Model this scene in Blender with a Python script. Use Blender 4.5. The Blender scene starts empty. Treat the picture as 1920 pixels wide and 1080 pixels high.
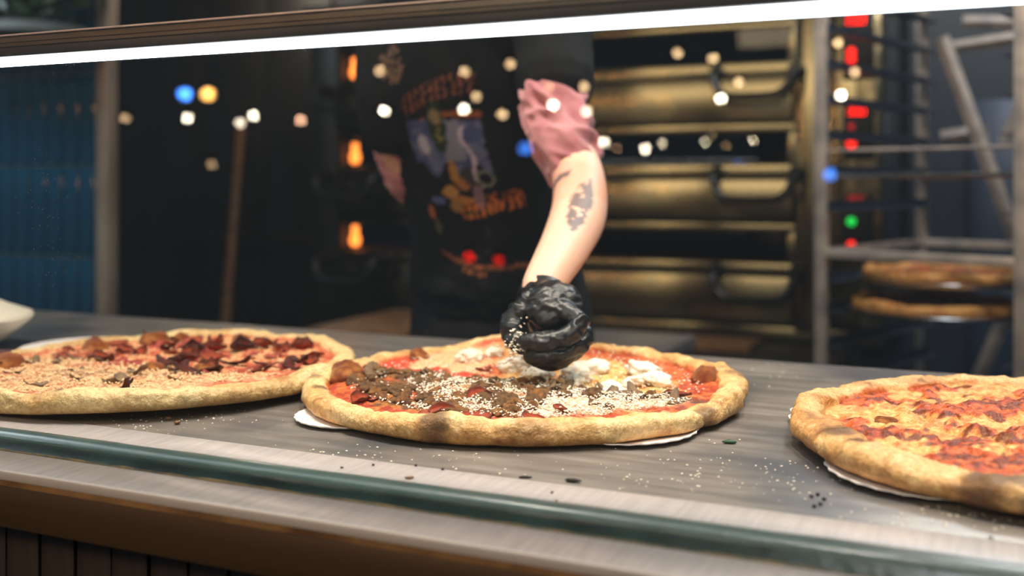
import bpy, bmesh, math, random
import numpy as np
from mathutils import Vector, Matrix
PI = math.pi
S = bpy.context.scene
COL = S.collection

# ------------------------------------------------------------------ camera
TH = math.atan(1980/4378)            # the camera looks a little to the left of the counter's normal
F = 1980.0                            # focal length in pixels of a 1920 wide frame
HZ = 341.0                            # horizon row
CT = 0.92                             # counter top height
CZ = CT + 0.245                       # camera height
st, ct = math.sin(TH), math.cos(TH)
cd = bpy.data.cameras.new('camera'); cam = bpy.data.objects.new('camera', cd); COL.objects.link(cam)
cam.location = (0, 0, CZ); cam.rotation_euler = (PI/2, 0, TH)
cd.sensor_width = 36; cd.lens = F/1920*36; cd.shift_y = -(540-HZ)/1920
cd.clip_start = 0.02; cd.clip_end = 60
cd.dof.use_dof = True; cd.dof.focus_distance = 1.02; cd.dof.aperture_fstop = 2.9
S.camera = cam
S.view_settings.view_transform = 'Standard'; S.view_settings.look = 'None'
S.view_settings.gamma = 1; S.view_settings.use_curve_mapping = False
S.view_settings.exposure = 0.0
S.cycles.sample_clamp_indirect = 60
S.cycles.max_bounces = 8; S.cycles.transparent_max_bounces = 12
S.cycles.caustics_reflective = False; S.cycles.caustics_refractive = False
# ------------------------------------------------------------------ world: dusk outside the shop front
W = bpy.data.worlds.new('world'); S.world = W; W.use_nodes = True
W.node_tree.nodes['Background'].inputs[0].default_value = (0.10, 0.17, 0.24, 1)
W.node_tree.nodes['Background'].inputs[1].default_value = 0.45

def W3(r, t, z): return Vector((r*ct - t*st, r*st + t*ct, z))      # camera-aligned metres -> world
def P(px, py, t): return W3((px-960)/F*t, t, CZ + (HZ-py)/F*t)     # a point seen at px,py at depth t
def onY(px, py, Y):                                                # point seen at px,py on the plane y=Y
    u = (px-960)/F; t = Y/(ct+u*st); return P(px, py, t)
def area(name, loc, size, power, color, target=None, sy=None):
    l = bpy.data.lights.new(name, 'AREA'); l.energy = power; l.color = color; l.size = size
    if sy: l.shape = 'RECTANGLE'; l.size_y = sy
    o = bpy.data.objects.new(name, l); COL.objects.link(o); o.location = loc
    if target is not None:
        d = Vector(target)-Vector(loc); o.rotation_euler = d.to_track_quat('-Z', 'Y').to_euler()
    return o
def spot(name, loc, target, power, color, angle, radius=0.04, blend=0.5):
    l = bpy.data.lights.new(name, 'SPOT'); l.energy = power; l.color = color; l.spot_size = angle
    l.spot_blend = blend; l.shadow_soft_size = radius
    o = bpy.data.objects.new(name, l); COL.objects.link(o); o.location = loc
    o.rotation_euler = (Vector(target)-Vector(loc)).to_track_quat('-Z', 'Y').to_euler()
    return o
# ceiling track spots over the pass, then unseen area fills added for brightness
spot('track_spot', (-0.95, 0.95, 2.55), (-0.95, 1.05, CT), 78, (1, .88, .74), math.radians(58), .06)
spot('track_spot', (-0.25, 0.85, 2.55), (-0.40, 1.10, CT), 86, (1, .88, .74), math.radians(58), .06)
spot('track_spot', (0.35, 0.80, 2.55), (0.15, 1.05, CT), 78, (1, .86, .70), math.radians(58), .06)
area('customer_side_fill', (-0.6, -1.9, 2.75), 2.6, 42, (1, .78, .52), (-0.9, 3.0, 1.2), 1.0)  # added warm fill from the customer side, brightens the oven steel
area('rack_fill', (.1, 1.75, 2.75), .4, 24, (1, .90, .80), (.35, 2.8, 1.2))  # added fill aimed at the rack front
area('tile_wall_fill', (-3.1, 1.3, 2.75), 0.7, 26, (.80, .92, 1.0), (-3.3, 2.5, 1.2))  # added cool fill that lifts the dark tiled wall
area('kitchen_fill', (0.35, 2.6, 2.7), 0.8, 30, (.85, .92, 1.0), (0.2, 2.6, 0))  # added cool fill over the aisle, lifts rack and background

# ------------------------------------------------------------------ helpers
rnd = random.Random(7)
def s2l(c): return tuple((v/255/12.92 if v/255 <= .04045 else ((v/255+.055)/1.055)**2.4) for v in c)
def s2la(a):
    a = np.clip(np.asarray(a, float)/255, 0, 1)
    return np.where(a <= .04045, a/12.92, ((a+.055)/1.055)**2.4)
def _h(ix, iy, iz, seed):
    n = (ix.astype(np.int64)*374761393 + iy.astype(np.int64)*668265263 + iz.astype(np.int64)*2147483647 + seed*1274126177) & 0xffffffff
    n = ((n ^ (n >> 13))*1274126177) & 0xffffffff
    n = ((n ^ (n >> 16))*2246822519) & 0xffffffff
    return ((n ^ (n >> 15)) & 0xffffff)/float(0xffffff)
def vn(x, y, z=0, f=1, seed=0):                                    # value noise 0..1
    x = np.asarray(x, float)*f+100; y = np.asarray(y, float)*f+100; z = np.zeros_like(x)+np.asarray(z, float)*f+100
    ix, iy, iz = np.floor(x), np.floor(y), np.floor(z)
    fx, fy, fz = x-ix, y-iy, z-iz
    fx, fy, fz = [q*q*(3-2*q) for q in (fx, fy, fz)]
    r = 0
    for a in (0, 1):
        for b in (0, 1):
            for c in (0, 1):
                r = r + _h(ix+a, iy+b, iz+c, seed)*(fx if a else 1-fx)*(fy if b else 1-fy)*(fz if c else 1-fz)
    return r
def fbm(x, y, z=0, f=1, seed=0, o=4):
    r = 0; a = .5; tot = 0
    for k in range(o):
        r = r + a*vn(x, y, z, f, seed+k*17); tot += a; a *= .5; f *= 2.03
    return r/tot
def sm(a, b, x): q = np.clip((x-a)/(b-a), 0, 1); return q*q*(3-2*q)
def mixc(c, d, m): m = np.asarray(m)[..., None]; return c*(1-m)+np.asarray(d, float)*m

def tag(o, label=None, cat=None, group=None, kind=None):
    for k, v in (('label', label), ('category', cat), ('group', group), ('kind', kind)):
        if v: o[k] = v
    return o
def thing(name, label, cat, loc=(0, 0, 0), rz=0, group=None):
    o = bpy.data.objects.new(name, None); COL.objects.link(o); o.location = loc; o.rotation_euler = (0, 0, rz)
    o.empty_display_size = .05
    return tag(o, label, cat, group)
class MB:
    def __init__(s): s.v = []; s.f = []
    def add(s, v, f):
        n = len(s.v); s.v += [tuple(p) for p in v]; s.f += [tuple(i+n for i in q) for q in f]; return s
    def box(s, a, b, M=None, bev=0):
        x0, y0, z0 = [min(p, q) for p, q in zip(a, b)]; x1, y1, z1 = [max(p, q) for p, q in zip(a, b)]
        e = min(bev, (x1-x0)/2.2, (y1-y0)/2.2, (z1-z0)/2.2)
        if e > 0:
            bm = bmesh.new(); bmesh.ops.create_cube(bm, size=1)
            for v in bm.verts: v.co = Vector(((x0+x1)/2+v.co.x*(x1-x0), (y0+y1)/2+v.co.y*(y1-y0), (z0+z1)/2+v.co.z*(z1-z0)))
            bmesh.ops.bevel(bm, geom=bm.edges[:], offset=e, segments=2, affect='EDGES', profile=.5)
            bm.verts.index_update()
            vs = [v.co.copy() for v in bm.verts]; fs = [[v.index for v in q.verts] for q in bm.faces]; bm.free()
        else:
            vs = [Vector(p) for p in ((x0,y0,z0),(x1,y0,z0),(x1,y1,z0),(x0,y1,z0),(x0,y0,z1),(x1,y0,z1),(x1,y1,z1),(x0,y1,z1))]
            fs = [(0,3,2,1),(4,5,6,7),(0,1,5,4),(1,2,6,5),(2,3,7,6),(3,0,4,7)]
        if M: vs = [M @ v for v in vs]
        return s.add(vs, fs)
    def tube(s, pts, r, n=10, cap=True, ref=None, ry=None):
        pts = [Vector(p) for p in pts]; N = len(pts)
        rr = r if isinstance(r, (list, tuple)) else [r]*N
        ry = ry if isinstance(ry, (list, tuple)) else (rr if ry is None else [ry]*N)
        vs = []; up = None
        for i, p in enumerate(pts):
            d = (pts[min(i+1, N-1)]-pts[max(i-1, 0)]).normalized()
            if up is None:
                up = Vector(ref) if ref is not None else (Vector((0, 0, 1)) if abs(d.z) < .9 else Vector((1, 0, 0)))
            a = (up-d*up.dot(d)).normalized(); up = a; b = d.cross(a)
            for k in range(n):
                w = 2*PI*k/n; vs.append(p+a*math.cos(w)*rr[i]+b*math.sin(w)*ry[i])
        fs = [(i*n+k, i*n+(k+1) % n, (i+1)*n+(k+1) % n, (i+1)*n+k) for i in range(N-1) for k in range(n)]
        if cap: fs += [tuple(range(n))[::-1], tuple((N-1)*n+k for k in range(n))]
        return s.add(vs, fs)
    def lathe(s, prof, n=32, c=(0, 0, 0), M=None):
        vs = []; N = len(prof)
        for r, z in prof:
            for k in range(n):
                w = 2*PI*k/n; vs.append(Vector((c[0]+r*math.cos(w), c[1]+r*math.sin(w), c[2]+z)))
        if M: vs = [M @ v for v in vs]
        fs = [(i*n+k, i*n+(k+1) % n, (i+1)*n+(k+1) % n, (i+1)*n+k) for i in range(N-1) for k in range(n)]
        fs += [tuple(range(n))[::-1], tuple((N-1)*n+k for k in range(n))]
        return s.add(vs, fs)
    def mesh(s, name='mesh', smooth=True):
        m = bpy.data.meshes.new(name); m.from_pydata([tuple(v) for v in s.v], [], s.f)
        m.update()
        if smooth:
            m.polygons.foreach_set('use_smooth', [True]*len(m.polygons))
            try: m.set_sharp_from_angle(angle=math.radians(29))
            except Exception: pass
        return m
    def build(s, name, mat, parent=None, smooth=True):
        return link(name, s.mesh(name, smooth), mat, parent)
def link(name, me, mat, parent=None, loc=None):
    o = bpy.data.objects.new(name, me); COL.objects.link(o)
    if mat and not me.materials: me.materials.append(mat)
    if parent: o.parent = parent
    if loc is not None: o.location = loc
    return o
def struct(o): o['kind'] = 'structure'; return o
def setcol(me, rgb):                                               # sRGB 0-255 per vertex print / browning and painted shade
    a = me.color_attributes.new('Col', 'FLOAT_COLOR', 'POINT')
    c = np.ones((len(me.vertices), 4)); c[:, :3] = s2la(rgb)
    a.data.foreach_set('color', c.ravel())
def npmesh(name, V, Fq, rgb=None, smooth=True):
    me = bpy.data.meshes.new(name)
    me.from_pydata(V.tolist(), [], Fq.tolist() if hasattr(Fq, 'tolist') else Fq); me.update()
    if smooth: me.polygons.foreach_set('use_smooth', [True]*len(me.polygons))
    if rgb is not None: setcol(me, rgb)
    return me
def coords(me):
    a = np.empty(len(me.vertices)*3); me.vertices.foreach_get('co', a); return a.reshape(-1, 3)
def normals(me):
    a = np.empty(len(me.vertices)*3); me.vertices.foreach_get('normal', a); return a.reshape(-1, 3)
def remesh(mb, voxel, smooth=4):
    m = mb.mesh('tmp', False); o = bpy.data.objects.new('tmp', m); COL.objects.link(o)
    r = o.modifiers.new('r', 'REMESH'); r.mode = 'VOXEL'; r.voxel_size = voxel; r.use_smooth_shade = True
    if smooth:
        q = o.modifiers.new('s', 'SMOOTH'); q.iterations = smooth; q.factor = .5
    dg = bpy.context.evaluated_depsgraph_get(); dg.update()
    me = bpy.data.meshes.new_from_object(o.evaluated_get(dg))
    bpy.data.objects.remove(o); me.polygons.foreach_set('use_smooth', [True]*len(me.polygons))
    return me
def displace(me, amt):
    c = coords(me)+normals(me)*np.asarray(amt)[:, None]; me.vertices.foreach_set('co', c.ravel()); me.update()
def spline(pts, n=6):                                              # catmull-rom over tuples
    P_ = [np.array(p, float) for p in pts]; out = []
    for i in range(len(P_)-1):
        a, b, c, d = P_[max(i-1, 0)], P_[i], P_[i+1], P_[min(i+2, len(P_)-1)]
        for k in range(n):
            q = k/n; out.append(.5*(2*b+(c-a)*q+(2*a-5*b+4*c-d)*q*q+(3*b-a-3*c+d)*q**3))
    out.append(P_[-1]); return out
def limb(mb, pts, n=24, ref=(1, 0, 0), sub=5):                      # pts: (x,y,z,rx,ry) -> rounded-end swept body
    L = spline(pts, sub)
    a, b = L[0], L[-1]; d0 = (a[:3]-L[1][:3]); d0 /= np.linalg.norm(d0)+1e-9; d1 = (b[:3]-L[-2][:3]); d1 /= np.linalg.norm(d1)+1e-9
    head = []; tail = []
    for q in (1.0, .92, .75, .45):
        k = math.sqrt(max(0, 1-q*q))
        r0 = min(a[3], a[4]); r1 = min(b[3], b[4]); k = max(k, .05)
        head.append(np.r_[a[:3]+d0*r0*q, a[3]*k, a[4]*k]); tail.insert(0, np.r_[b[:3]+d1*r1*q, b[3]*k, b[4]*k])
    L = head+L+tail
    mb.tube([p[:3] for p in L], [p[3] for p in L], n, True, ref, [p[4] for p in L])

# ------------------------------------------------------------------ materials
def mat(name, rgb=(128, 128, 128), rough=.5, metal=0, noise=None, bump=0, bscale=200, attr=False, aniso=0, stretch=(1, 1, 1),
        emit=None, es=0, spec=.5, coat=0, sss=0, rvar=0, dirt=None, sheen=0):
    m = bpy.data.materials.new(name); m.use_nodes = True; nt = m.node_tree; N = nt.nodes; L = nt.links
    b = N['Principled BSDF']; b.inputs['Base Color'].default_value = (*s2l(rgb), 1)
    b.inputs['Roughness'].default_value = rough; b.inputs['Metallic'].default_value = metal
    b.inputs['Specular IOR Level'].default_value = spec
    if coat: b.inputs['Coat Weight'].default_value = coat; b.inputs['Coat Roughness'].default_value = .15
    if sheen: b.inputs['Sheen Weight'].default_value = sheen
    if aniso: b.inputs['Anisotropic'].default_value = aniso
    if sss:
        b.inputs['Subsurface Weight'].default_value = sss; b.inputs['Subsurface Scale'].default_value = .006
        b.inputs['Subsurface Radius'].default_value = (1, .45, .25)
    if emit: b.inputs['Emission Color'].default_value = (*s2l(emit), 1); b.inputs['Emission Strength'].default_value = es
    tc = N.new('ShaderNodeTexCoord'); mp = N.new('ShaderNodeMapping'); mp.inputs['Scale'].default_value = stretch
    L.new(tc.outputs['Object'], mp.inputs['Vector'])
    if attr:
        a = N.new('ShaderNodeAttribute'); a.attribute_name = 'Col'; L.new(a.outputs['Color'], b.inputs['Base Color'])
    if noise:                                                       # (rgb2, scale, amount)
        n = N.new('ShaderNodeTexNoise'); n.inputs['Scale'].default_value = noise[1]; n.inputs['Detail'].default_value = 6
        L.new(mp.outputs[0], n.inputs['Vector'])
        r = N.new('ShaderNodeValToRGB'); r.color_ramp.elements[0].position = .38; r.color_ramp.elements[1].position = .66
        r.color_ramp.elements[0].color = (*s2l(rgb), 1); r.color_ramp.elements[1].color = (*s2l(noise[0]), 1)
        L.new(n.outputs['Fac'], r.inputs[0]); last = r.outputs[0]
        if dirt:                                                    # (rgb, scale, threshold)
            n2 = N.new('ShaderNodeTexNoise'); n2.inputs['Scale'].default_value = dirt[1]; n2.inputs['Detail'].default_value = 8
            L.new(tc.outputs['Object'], n2.inputs['Vector'])
            r2 = N.new('ShaderNodeValToRGB'); r2.color_ramp.elements[0].position = dirt[2]; r2.color_ramp.elements[1].position = dirt[2]+.12
            L.new(n2.outputs['Fac'], r2.inputs[0])
            mx = N.new('ShaderNodeMix'); mx.data_type = 'RGBA'; L.new(r2.outputs[0], mx.inputs[0]); L.new(last, mx.inputs[6])
            mx.inputs[7].default_value = (*s2l(dirt[0]), 1); last = mx.outputs[2]
        L.new(last, b.inputs['Base Color'])
        if rvar:
            mr = N.new('ShaderNodeMapRange'); mr.inputs[3].default_value = rough-rvar; mr.inputs[4].default_value = rough+rvar
            L.new(n.outputs['Fac'], mr.inputs[0]); L.new(mr.outputs[0], b.inputs['Roughness'])
    if bump:
        n3 = N.new('ShaderNodeTexNoise'); n3.inputs['Scale'].default_value = bscale; n3.inputs['Detail'].default_value = 4
        L.new(mp.outputs[0], n3.inputs['Vector'])
        bp = N.new('ShaderNodeBump'); bp.inputs['Strength'].default_value = bump; bp.inputs['Distance'].default_value = .002
        L.new(n3.outputs['Fac'], bp.inputs['Height']); L.new(bp.outputs[0], b.inputs['Normal'])
    return m
M = {}
M['counter'] = mat('worn_counter_steel', (132, 124, 118), .36, .5, ((158, 149, 141), 9, 1), .10, 60, stretch=(1, 6, 1), rvar=.08, dirt=((98, 99, 103), 3.4, .50))
M['strip'] = mat('satin_steel_strip', (208, 200, 198), .32, .4, ((190, 182, 180), 40, 1), .12, 260, stretch=(6, .4, 1), rvar=.06)
M['edge'] = mat('pale_steel_edge', (214, 206, 200), .4, .3)
M['fascia'] = mat('bronzed_steel_fascia', (104, 82, 60), .36, .6, ((88, 68, 50), 7, 1), .05, 90, stretch=(.3, 1, 8), rvar=.06)
M['wood_dark'] = mat('dark_stained_wood', (44, 33, 24), .6, 0, ((26, 19, 14), 9, 1), .5, 30, stretch=(6, 6, .7))
M['wood_edge'] = mat('plywood_edge', (150, 112, 70), .6, 0, ((96, 66, 38), 30, 1))
M['gasket'] = mat('green_rubber_gasket', (72, 100, 96), .28, 0, ((54, 82, 80), 22, 1), .15, 60, coat=.3)
M['gasket_dark'] = mat('dark_green_channel', (40, 62, 60), .35, 0, ((24, 40, 38), 18, 1), .4, 90)
M['glue'] = mat('dried_glue', (150, 132, 88), .6, 0, ((96, 96, 78), 60, 1), .6, 300)
M['rail'] = mat('dark_anodised_rail', (92, 84, 78), .36, .8, ((70, 64, 60), 12, 1), .05, 100, stretch=(.3, 3, 3))
M['rail_light'] = mat('pale_aluminium_rail', (214, 190, 184), .35, .7)
M['led'] = mat('led_diffuser', (255, 255, 255), .5, 0, emit=(236, 246, 255), es=8)
M['oven_steel'] = mat('brushed_oven_steel', (150, 138, 108), .19, 1, ((134, 124, 98), 2.0, 1), .05, 40, stretch=(1, 1, 6), aniso=.88)
M['oven_dark'] = mat('oven_black_enamel', (16, 15, 13), .5)
M['oven_gap'] = mat('black_gap', (5, 5, 5), .8)
M['handle'] = mat('black_handle_plastic', (9, 9, 9), .4)
M['rack'] = mat('rack_aluminium', (200, 184, 172), .45, .4, ((150, 142, 138), 14, 1))
M['runner'] = mat('rack_runner_steel', (96, 108, 128), .35, .9)
M['pan'] = mat('aluminium_pan', (190, 190, 190), .25, 1)
M['tile'] = mat('glazed_blue_tile', (10, 70, 98), .12, 0, ((6, 54, 80), 6, 1), .05, 12, coat=.5)
M['grout'] = mat('grey_grout', (96, 122, 130), .85)
M['trim'] = mat('steel_corner_trim', (186, 166, 148), .4, .4, ((150, 130, 112), 8, 1), stretch=(1, 1, .4))
M['wall_dark'] = mat('dark_brown_wall', (38, 34, 28), .55, 0, ((28, 25, 21), 3, 1))
M['wall_navy'] = mat('navy_wall', (30, 44, 62), .5, 0, ((22, 34, 50), 3, 1))
M['floor'] = mat('quarry_floor', (46, 40, 36), .6, 0, ((34, 30, 28), 6, 1))
M['ceil'] = mat('dark_ceiling', (30, 30, 30), .8)
M['wood_mid'] = mat('warm_wood', (128, 88, 50), .5, 0, ((96, 62, 34), 6, 1), stretch=(4, 4, .5))
M['wood_pale'] = mat('pale_wood', (170, 140, 98), .5, 0, ((140, 112, 76), 10, 1), stretch=(6, 6, .4))
M['paper'] = mat('white_card', (244, 238, 236), .75, 0, ((236, 228, 226), 40, 1), .1, 200)
M['white_plastic'] = mat('cream_melamine', (236, 228, 208), .35)
M['food'] = mat('baked_surface', attr=True, rough=.5, bump=.35, bscale=420, spec=.45, sss=.12)
M['oily'] = mat('oily_topping', attr=True, rough=.32, bump=.3, bscale=500, spec=.5, sss=.05)
M['cheese_white'] = mat('white_cheese', (240, 234, 220), .5, 0, ((228, 214, 190), 120, 1), .4, 500, sss=.2)
M['parm'] = mat('grated_cheese', (238, 226, 206), .55, sss=.15)
M['parm_beige'] = mat('grated_baked_cheese', (232, 196, 150), .55, sss=.15)
M['char'] = mat('burnt_bit', (26, 16, 12), .7, 0, bump=.5, bscale=600)
M['herb'] = mat('green_herb', (22, 66, 34), .5)
M['crumb'] = mat('pale_crumb', (232, 218, 198), .7)
M['skin'] = mat('skin', attr=True, rough=.45, bump=.12, bscale=500, spec=.4, sss=.25)
M['glove'] = mat('black_nitrile', (15, 16, 17), .38, 0, bump=.35, bscale=90, spec=.55)
M['tee'] = mat('printed_black_cotton', attr=True, rough=.85, bump=.2, bscale=500, spec=.2)
M['black_cotton'] = mat('black_cotton', (15, 16, 18), .85, 0, ((20, 21, 24), 30, 1), .2, 500, spec=.2)
M['apron'] = mat('slate_apron', (30, 31, 36), .85, 0, ((24, 25, 29), 8, 1), .3, 400, spec=.2)
M['pink'] = mat('pink_waffle_knit', (196, 134, 138), .9, 0, ((176, 110, 116), 30, 1), .5, 700, sheen=.3, spec=.2)
M['hair'] = mat('dark_hair', (38, 26, 20), .5, bump=.5, bscale=200)
M['shoe'] = mat('black_rubber', (14, 14, 14), .5)
M['leaf'] = mat('dark_leaf', (34, 62, 46), .4, 0, ((60, 84, 60), 40, 1))
M['planter'] = mat('grey_planter', (104, 112, 112), .6)
M['fridge'] = mat('blue_grey_door', (52, 66, 88), .4, .3)
M['brick_hearth'] = mat('hearth_stone', (120, 78, 46), .8, 0, ((88, 54, 30), 12, 1))
for k_ in ('food', 'oily'):
    nt_ = M[k_].node_tree; N_ = nt_.nodes; L_ = nt_.links; at_ = [n for n in N_ if n.bl_idname == 'ShaderNodeAttribute'][0]; tc_ = [n for n in N_ if n.bl_idname == 'ShaderNodeTexCoord'][0]
    n_ = N_.new('ShaderNodeTexNoise'); n_.inputs['Scale'].default_value = 260 if k_ == 'food' else 1.6; n_.inputs['Detail'].default_value = 5; n_.inputs['Roughness'].default_value = .75
    L_.new(tc_.outputs['Object'], n_.inputs['Vector'])
    r_ = N_.new('ShaderNodeValToRGB'); r_.color_ramp.elements[0].position = .36; r_.color_ramp.elements[1].position = .60
    r_.color_ramp.elements[0].color = (.60, .47, .34, 1); r_.color_ramp.elements[1].color = (1.04, 1.02, 1.0, 1); L_.new(n_.outputs['Fac'], r_.inputs[0])
    m_ = N_.new('ShaderNodeMix'); m_.data_type = 'RGBA'; m_.blend_type = 'MULTIPLY'; m_.inputs[0].default_value = .8
    L_.new(at_.outputs['Color'], m_.inputs[6]); L_.new(r_.outputs[0], m_.inputs[7]); L_.new(m_.outputs[2], N_['Principled BSDF'].inputs['Base Color'])
    N_['Bump'].inputs['Strength'].default_value = .7
def emis(name, rgb, s): return mat(name, rgb, .4, emit=rgb, es=s)

nt_ = M['oven_steel'].node_tree; cx_ = nt_.nodes.new('ShaderNodeCombineXYZ'); cx_.inputs[2].default_value = 1   # brushed left to right: highlights stretch upright
nt_.links.new(cx_.outputs[0], nt_.nodes['Principled BSDF'].inputs['Tangent'])
def pane_mat(name, tint, fres, dust=False):
    m = bpy.data.materials.new(name); m.use_nodes = True; nt = m.node_tree; N = nt.nodes; L = nt.links
    N.remove(N['Principled BSDF']); out = N['Material Output']
    tr = N.new('ShaderNodeBsdfTransparent'); tr.inputs[0].default_value = (*tint, 1)
    gl = N.new('ShaderNodeBsdfGlossy'); gl.inputs['Roughness'].default_value = 0.0
    ge = N.new('ShaderNodeNewGeometry'); dt = N.new('ShaderNodeVectorMath'); dt.operation = 'DOT_PRODUCT'   # Schlick, same from both sides of the pane
    L.new(ge.outputs['Incoming'], dt.inputs[0]); L.new(ge.outputs['Normal'], dt.inputs[1])
    def mth(op, a, b=None):
        q = N.new('ShaderNodeMath'); q.operation = op
        for i_, v_ in enumerate((a, b)):
            if v_ is None: continue
            if isinstance(v_, (int, float)): q.inputs[i_].default_value = v_
            else: L.new(v_, q.inputs[i_])
        return q.outputs[0]
    r0 = ((fres-1)/(fres+1))**2
    fo = mth('ADD', mth('MULTIPLY', mth('POWER', mth('SUBTRACT', 1.0, mth('ABSOLUTE', dt.outputs['Value'])), 5.0), 1-r0), r0)
    mx = N.new('ShaderNodeMixShader'); L.new(fo, mx.inputs[0]); L.new(tr.outputs[0], mx.inputs[1]); L.new(gl.outputs[0], mx.inputs[2])
    last = mx
    if dust:                                                        # smudges and dry specks on the pane
        tc = N.new('ShaderNodeTexCoord'); df = N.new('ShaderNodeBsdfDiffuse'); df.inputs[0].default_value = (.8, .85, .9, 1)
        v = N.new('ShaderNodeTexVoronoi'); v.inputs['Scale'].default_value = 190; L.new(tc.outputs['Object'], v.inputs['Vector'])
        n = N.new('ShaderNodeTexNoise'); n.inputs['Scale'].default_value = 7; L.new(tc.outputs['Object'], n.inputs['Vector'])
        lt = N.new('ShaderNodeMath'); lt.operation = 'LESS_THAN'; lt.inputs[1].default_value = .085; L.new(v.outputs['Distance'], lt.inputs[0])
        gt = N.new('ShaderNodeMapRange'); gt.inputs[1].default_value = .60; gt.inputs[2].default_value = .72; gt.inputs[4].default_value = .35; L.new(n.outputs['Fac'], gt.inputs[0])
        mu = N.new('ShaderNodeMath'); mu.operation = 'MULTIPLY'; L.new(lt.outputs[0], mu.inputs[0]); L.new(gt.outputs[0], mu.inputs[1])
        ad = N.new('ShaderNodeMath'); ad.operation = 'ADD'; ad.inputs[1].default_value = .008; L.new(mu.outputs[0], ad.inputs[0])
        m2 = N.new('ShaderNodeMixShader'); L.new(ad.outputs[0], m2.inputs[0]); L.new(mx.outputs[0], m2.inputs[1]); L.new(df.outputs[0], m2.inputs[2]); last = m2
    L.new(last.outputs[0], out.inputs[0]); return m
M['glass'] = pane_mat('guard_glass', (.975, .99, .985), 1.5, True)
M['oven_glass'] = pane_mat('oven_window_glass', (.62, .56, .5), 1.45)

# ------------------------------------------------------------------ room
struct(MB().box((-6, -5, -.1), (3, 5.2, 0)).build('floor', M['floor']))
struct(MB().box((-6, .75, 2.9), (3, 5.2, 3.0)).build('ceiling', M['ceil']))
struct(MB().box((-6, 4.6, 0), (-.62, 4.75, 2.9)).build('wall_back', M['wall_dark']))
struct(MB().box((-.62, 4.55, 0), (3, 4.75, 2.9)).build('wall_rear_right', M['wall_navy']))
struct(MB().box((2.6, .75, 0), (2.75, 4.55, 2.9)).build('wall_right', M['wall_navy']))
# blue tiled wall
BY = 2.574; tw, thh = .0738, .30
wl = struct(MB().box((-5.2, BY+.006, 0), (-2.635, BY+.03, 2.9)).build('wall_left', M['grout']))
tmb = MB().box((0, 0, 0), (tw-.0075, .012, thh-.008), bev=.002).mesh('tile')
tmb.materials.append(M['tile'])
z0 = CZ+.060-.30*5
for i in range(16):
    for j in range(9):
        if z0+j*thh < .2: continue
        x = -2.640-(i+1)*tw
        o = link('tile', tmb, None, wl, (x, BY-.006+.0012*rnd.random(), z0+j*thh))
        o.rotation_euler = (rnd.uniform(-.004, .004), 0, rnd.uniform(-.004, .004))
struct(MB().box((-2.64, BY-.012, 0), (-2.590, BY+.035, 2.9), bev=.004).build('trim_1', M['trim']))
# chair rail on the dark wall, seen behind glass
a = onY(205, 432, 4.6); b = onY(575, 416, 4.6)
struct(MB().box((a.x-.3, 4.56, a.z-.05), (b.x+.4, 4.61, a.z-.0), bev=.004).build('trim_2', M['wood_dark']))
for k in range(9):
    x = -5.6+.42*k
    struct(MB().box((x, 4.583, .1), (x+.405, 4.602, 2.88), bev=.003).build('wall_panel', M['wall_dark'])).parent = bpy.data.objects['wall_back']

# ------------------------------------------------------------------ counter
YI, YT, YG0, YS, YF = 1.464, .7925, .738, .683, .635      # back edge, strip inner edge, gasket inner, gasket outer, front edge
XL, XR = -2.66, 1.15
ctr = thing('service_counter', 'long stainless steel service counter with a bronzed fascia over dark wooden slats', 'counter', (0, 0, 0))
MB().box((XL, YT, CT-.03), (XR, YI, CT), bev=.002).build('counter_top', M['counter'], ctr)
tag(MB().box((XL, YG0, CT-.03), (XR, YT, CT+.0012), bev=.0008).build('inner_strip', M['strip'], ctr), 'pale satin steel strip along the guard')
tag(MB().box((XL, YF, CT-.012), (XR, YS, CT+.0012), bev=.001).build('outer_strip', M['strip'], ctr), 'pale satin steel strip in front of the glass')
MB().box((XL, YF-.002, CT-.006), (XR, YF+.002, CT+.0018), bev=.001).build('edge_lip', M['edge'], ctr)
MB().box((XL, YF-.001, CT-.011), (XR, YF+.02, CT-.006)).build('plywood_edge', M['wood_edge'], ctr)
MB().box((XL, YF+.001, CT-.047), (XR, YF+.012, CT-.0112), bev=.001).build('fascia', M['fascia'], ctr)
MB().box((XL, YS, CT-.03), (XR, YG0, CT-.008)).build('guard_channel', M['gasket_dark'], ctr)
MB().box((XL, .70, .12), (XR, YI-.02, CT-.03)).build('cabinet_body', M['wood_dark'], ctr)
sl = MB().box((0, 0, 0), (.0395, .016, CT-.05-.08), bev=.0015).mesh('slat'); sl.materials.append(M['wood_dark'])
k = 0; x = XL
while x < XR-.04 and k < 300:
    link('slat', sl, None, ctr, (x, .684+rnd.uniform(-.001, .001), .08)); x += .042; k += 1

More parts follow.
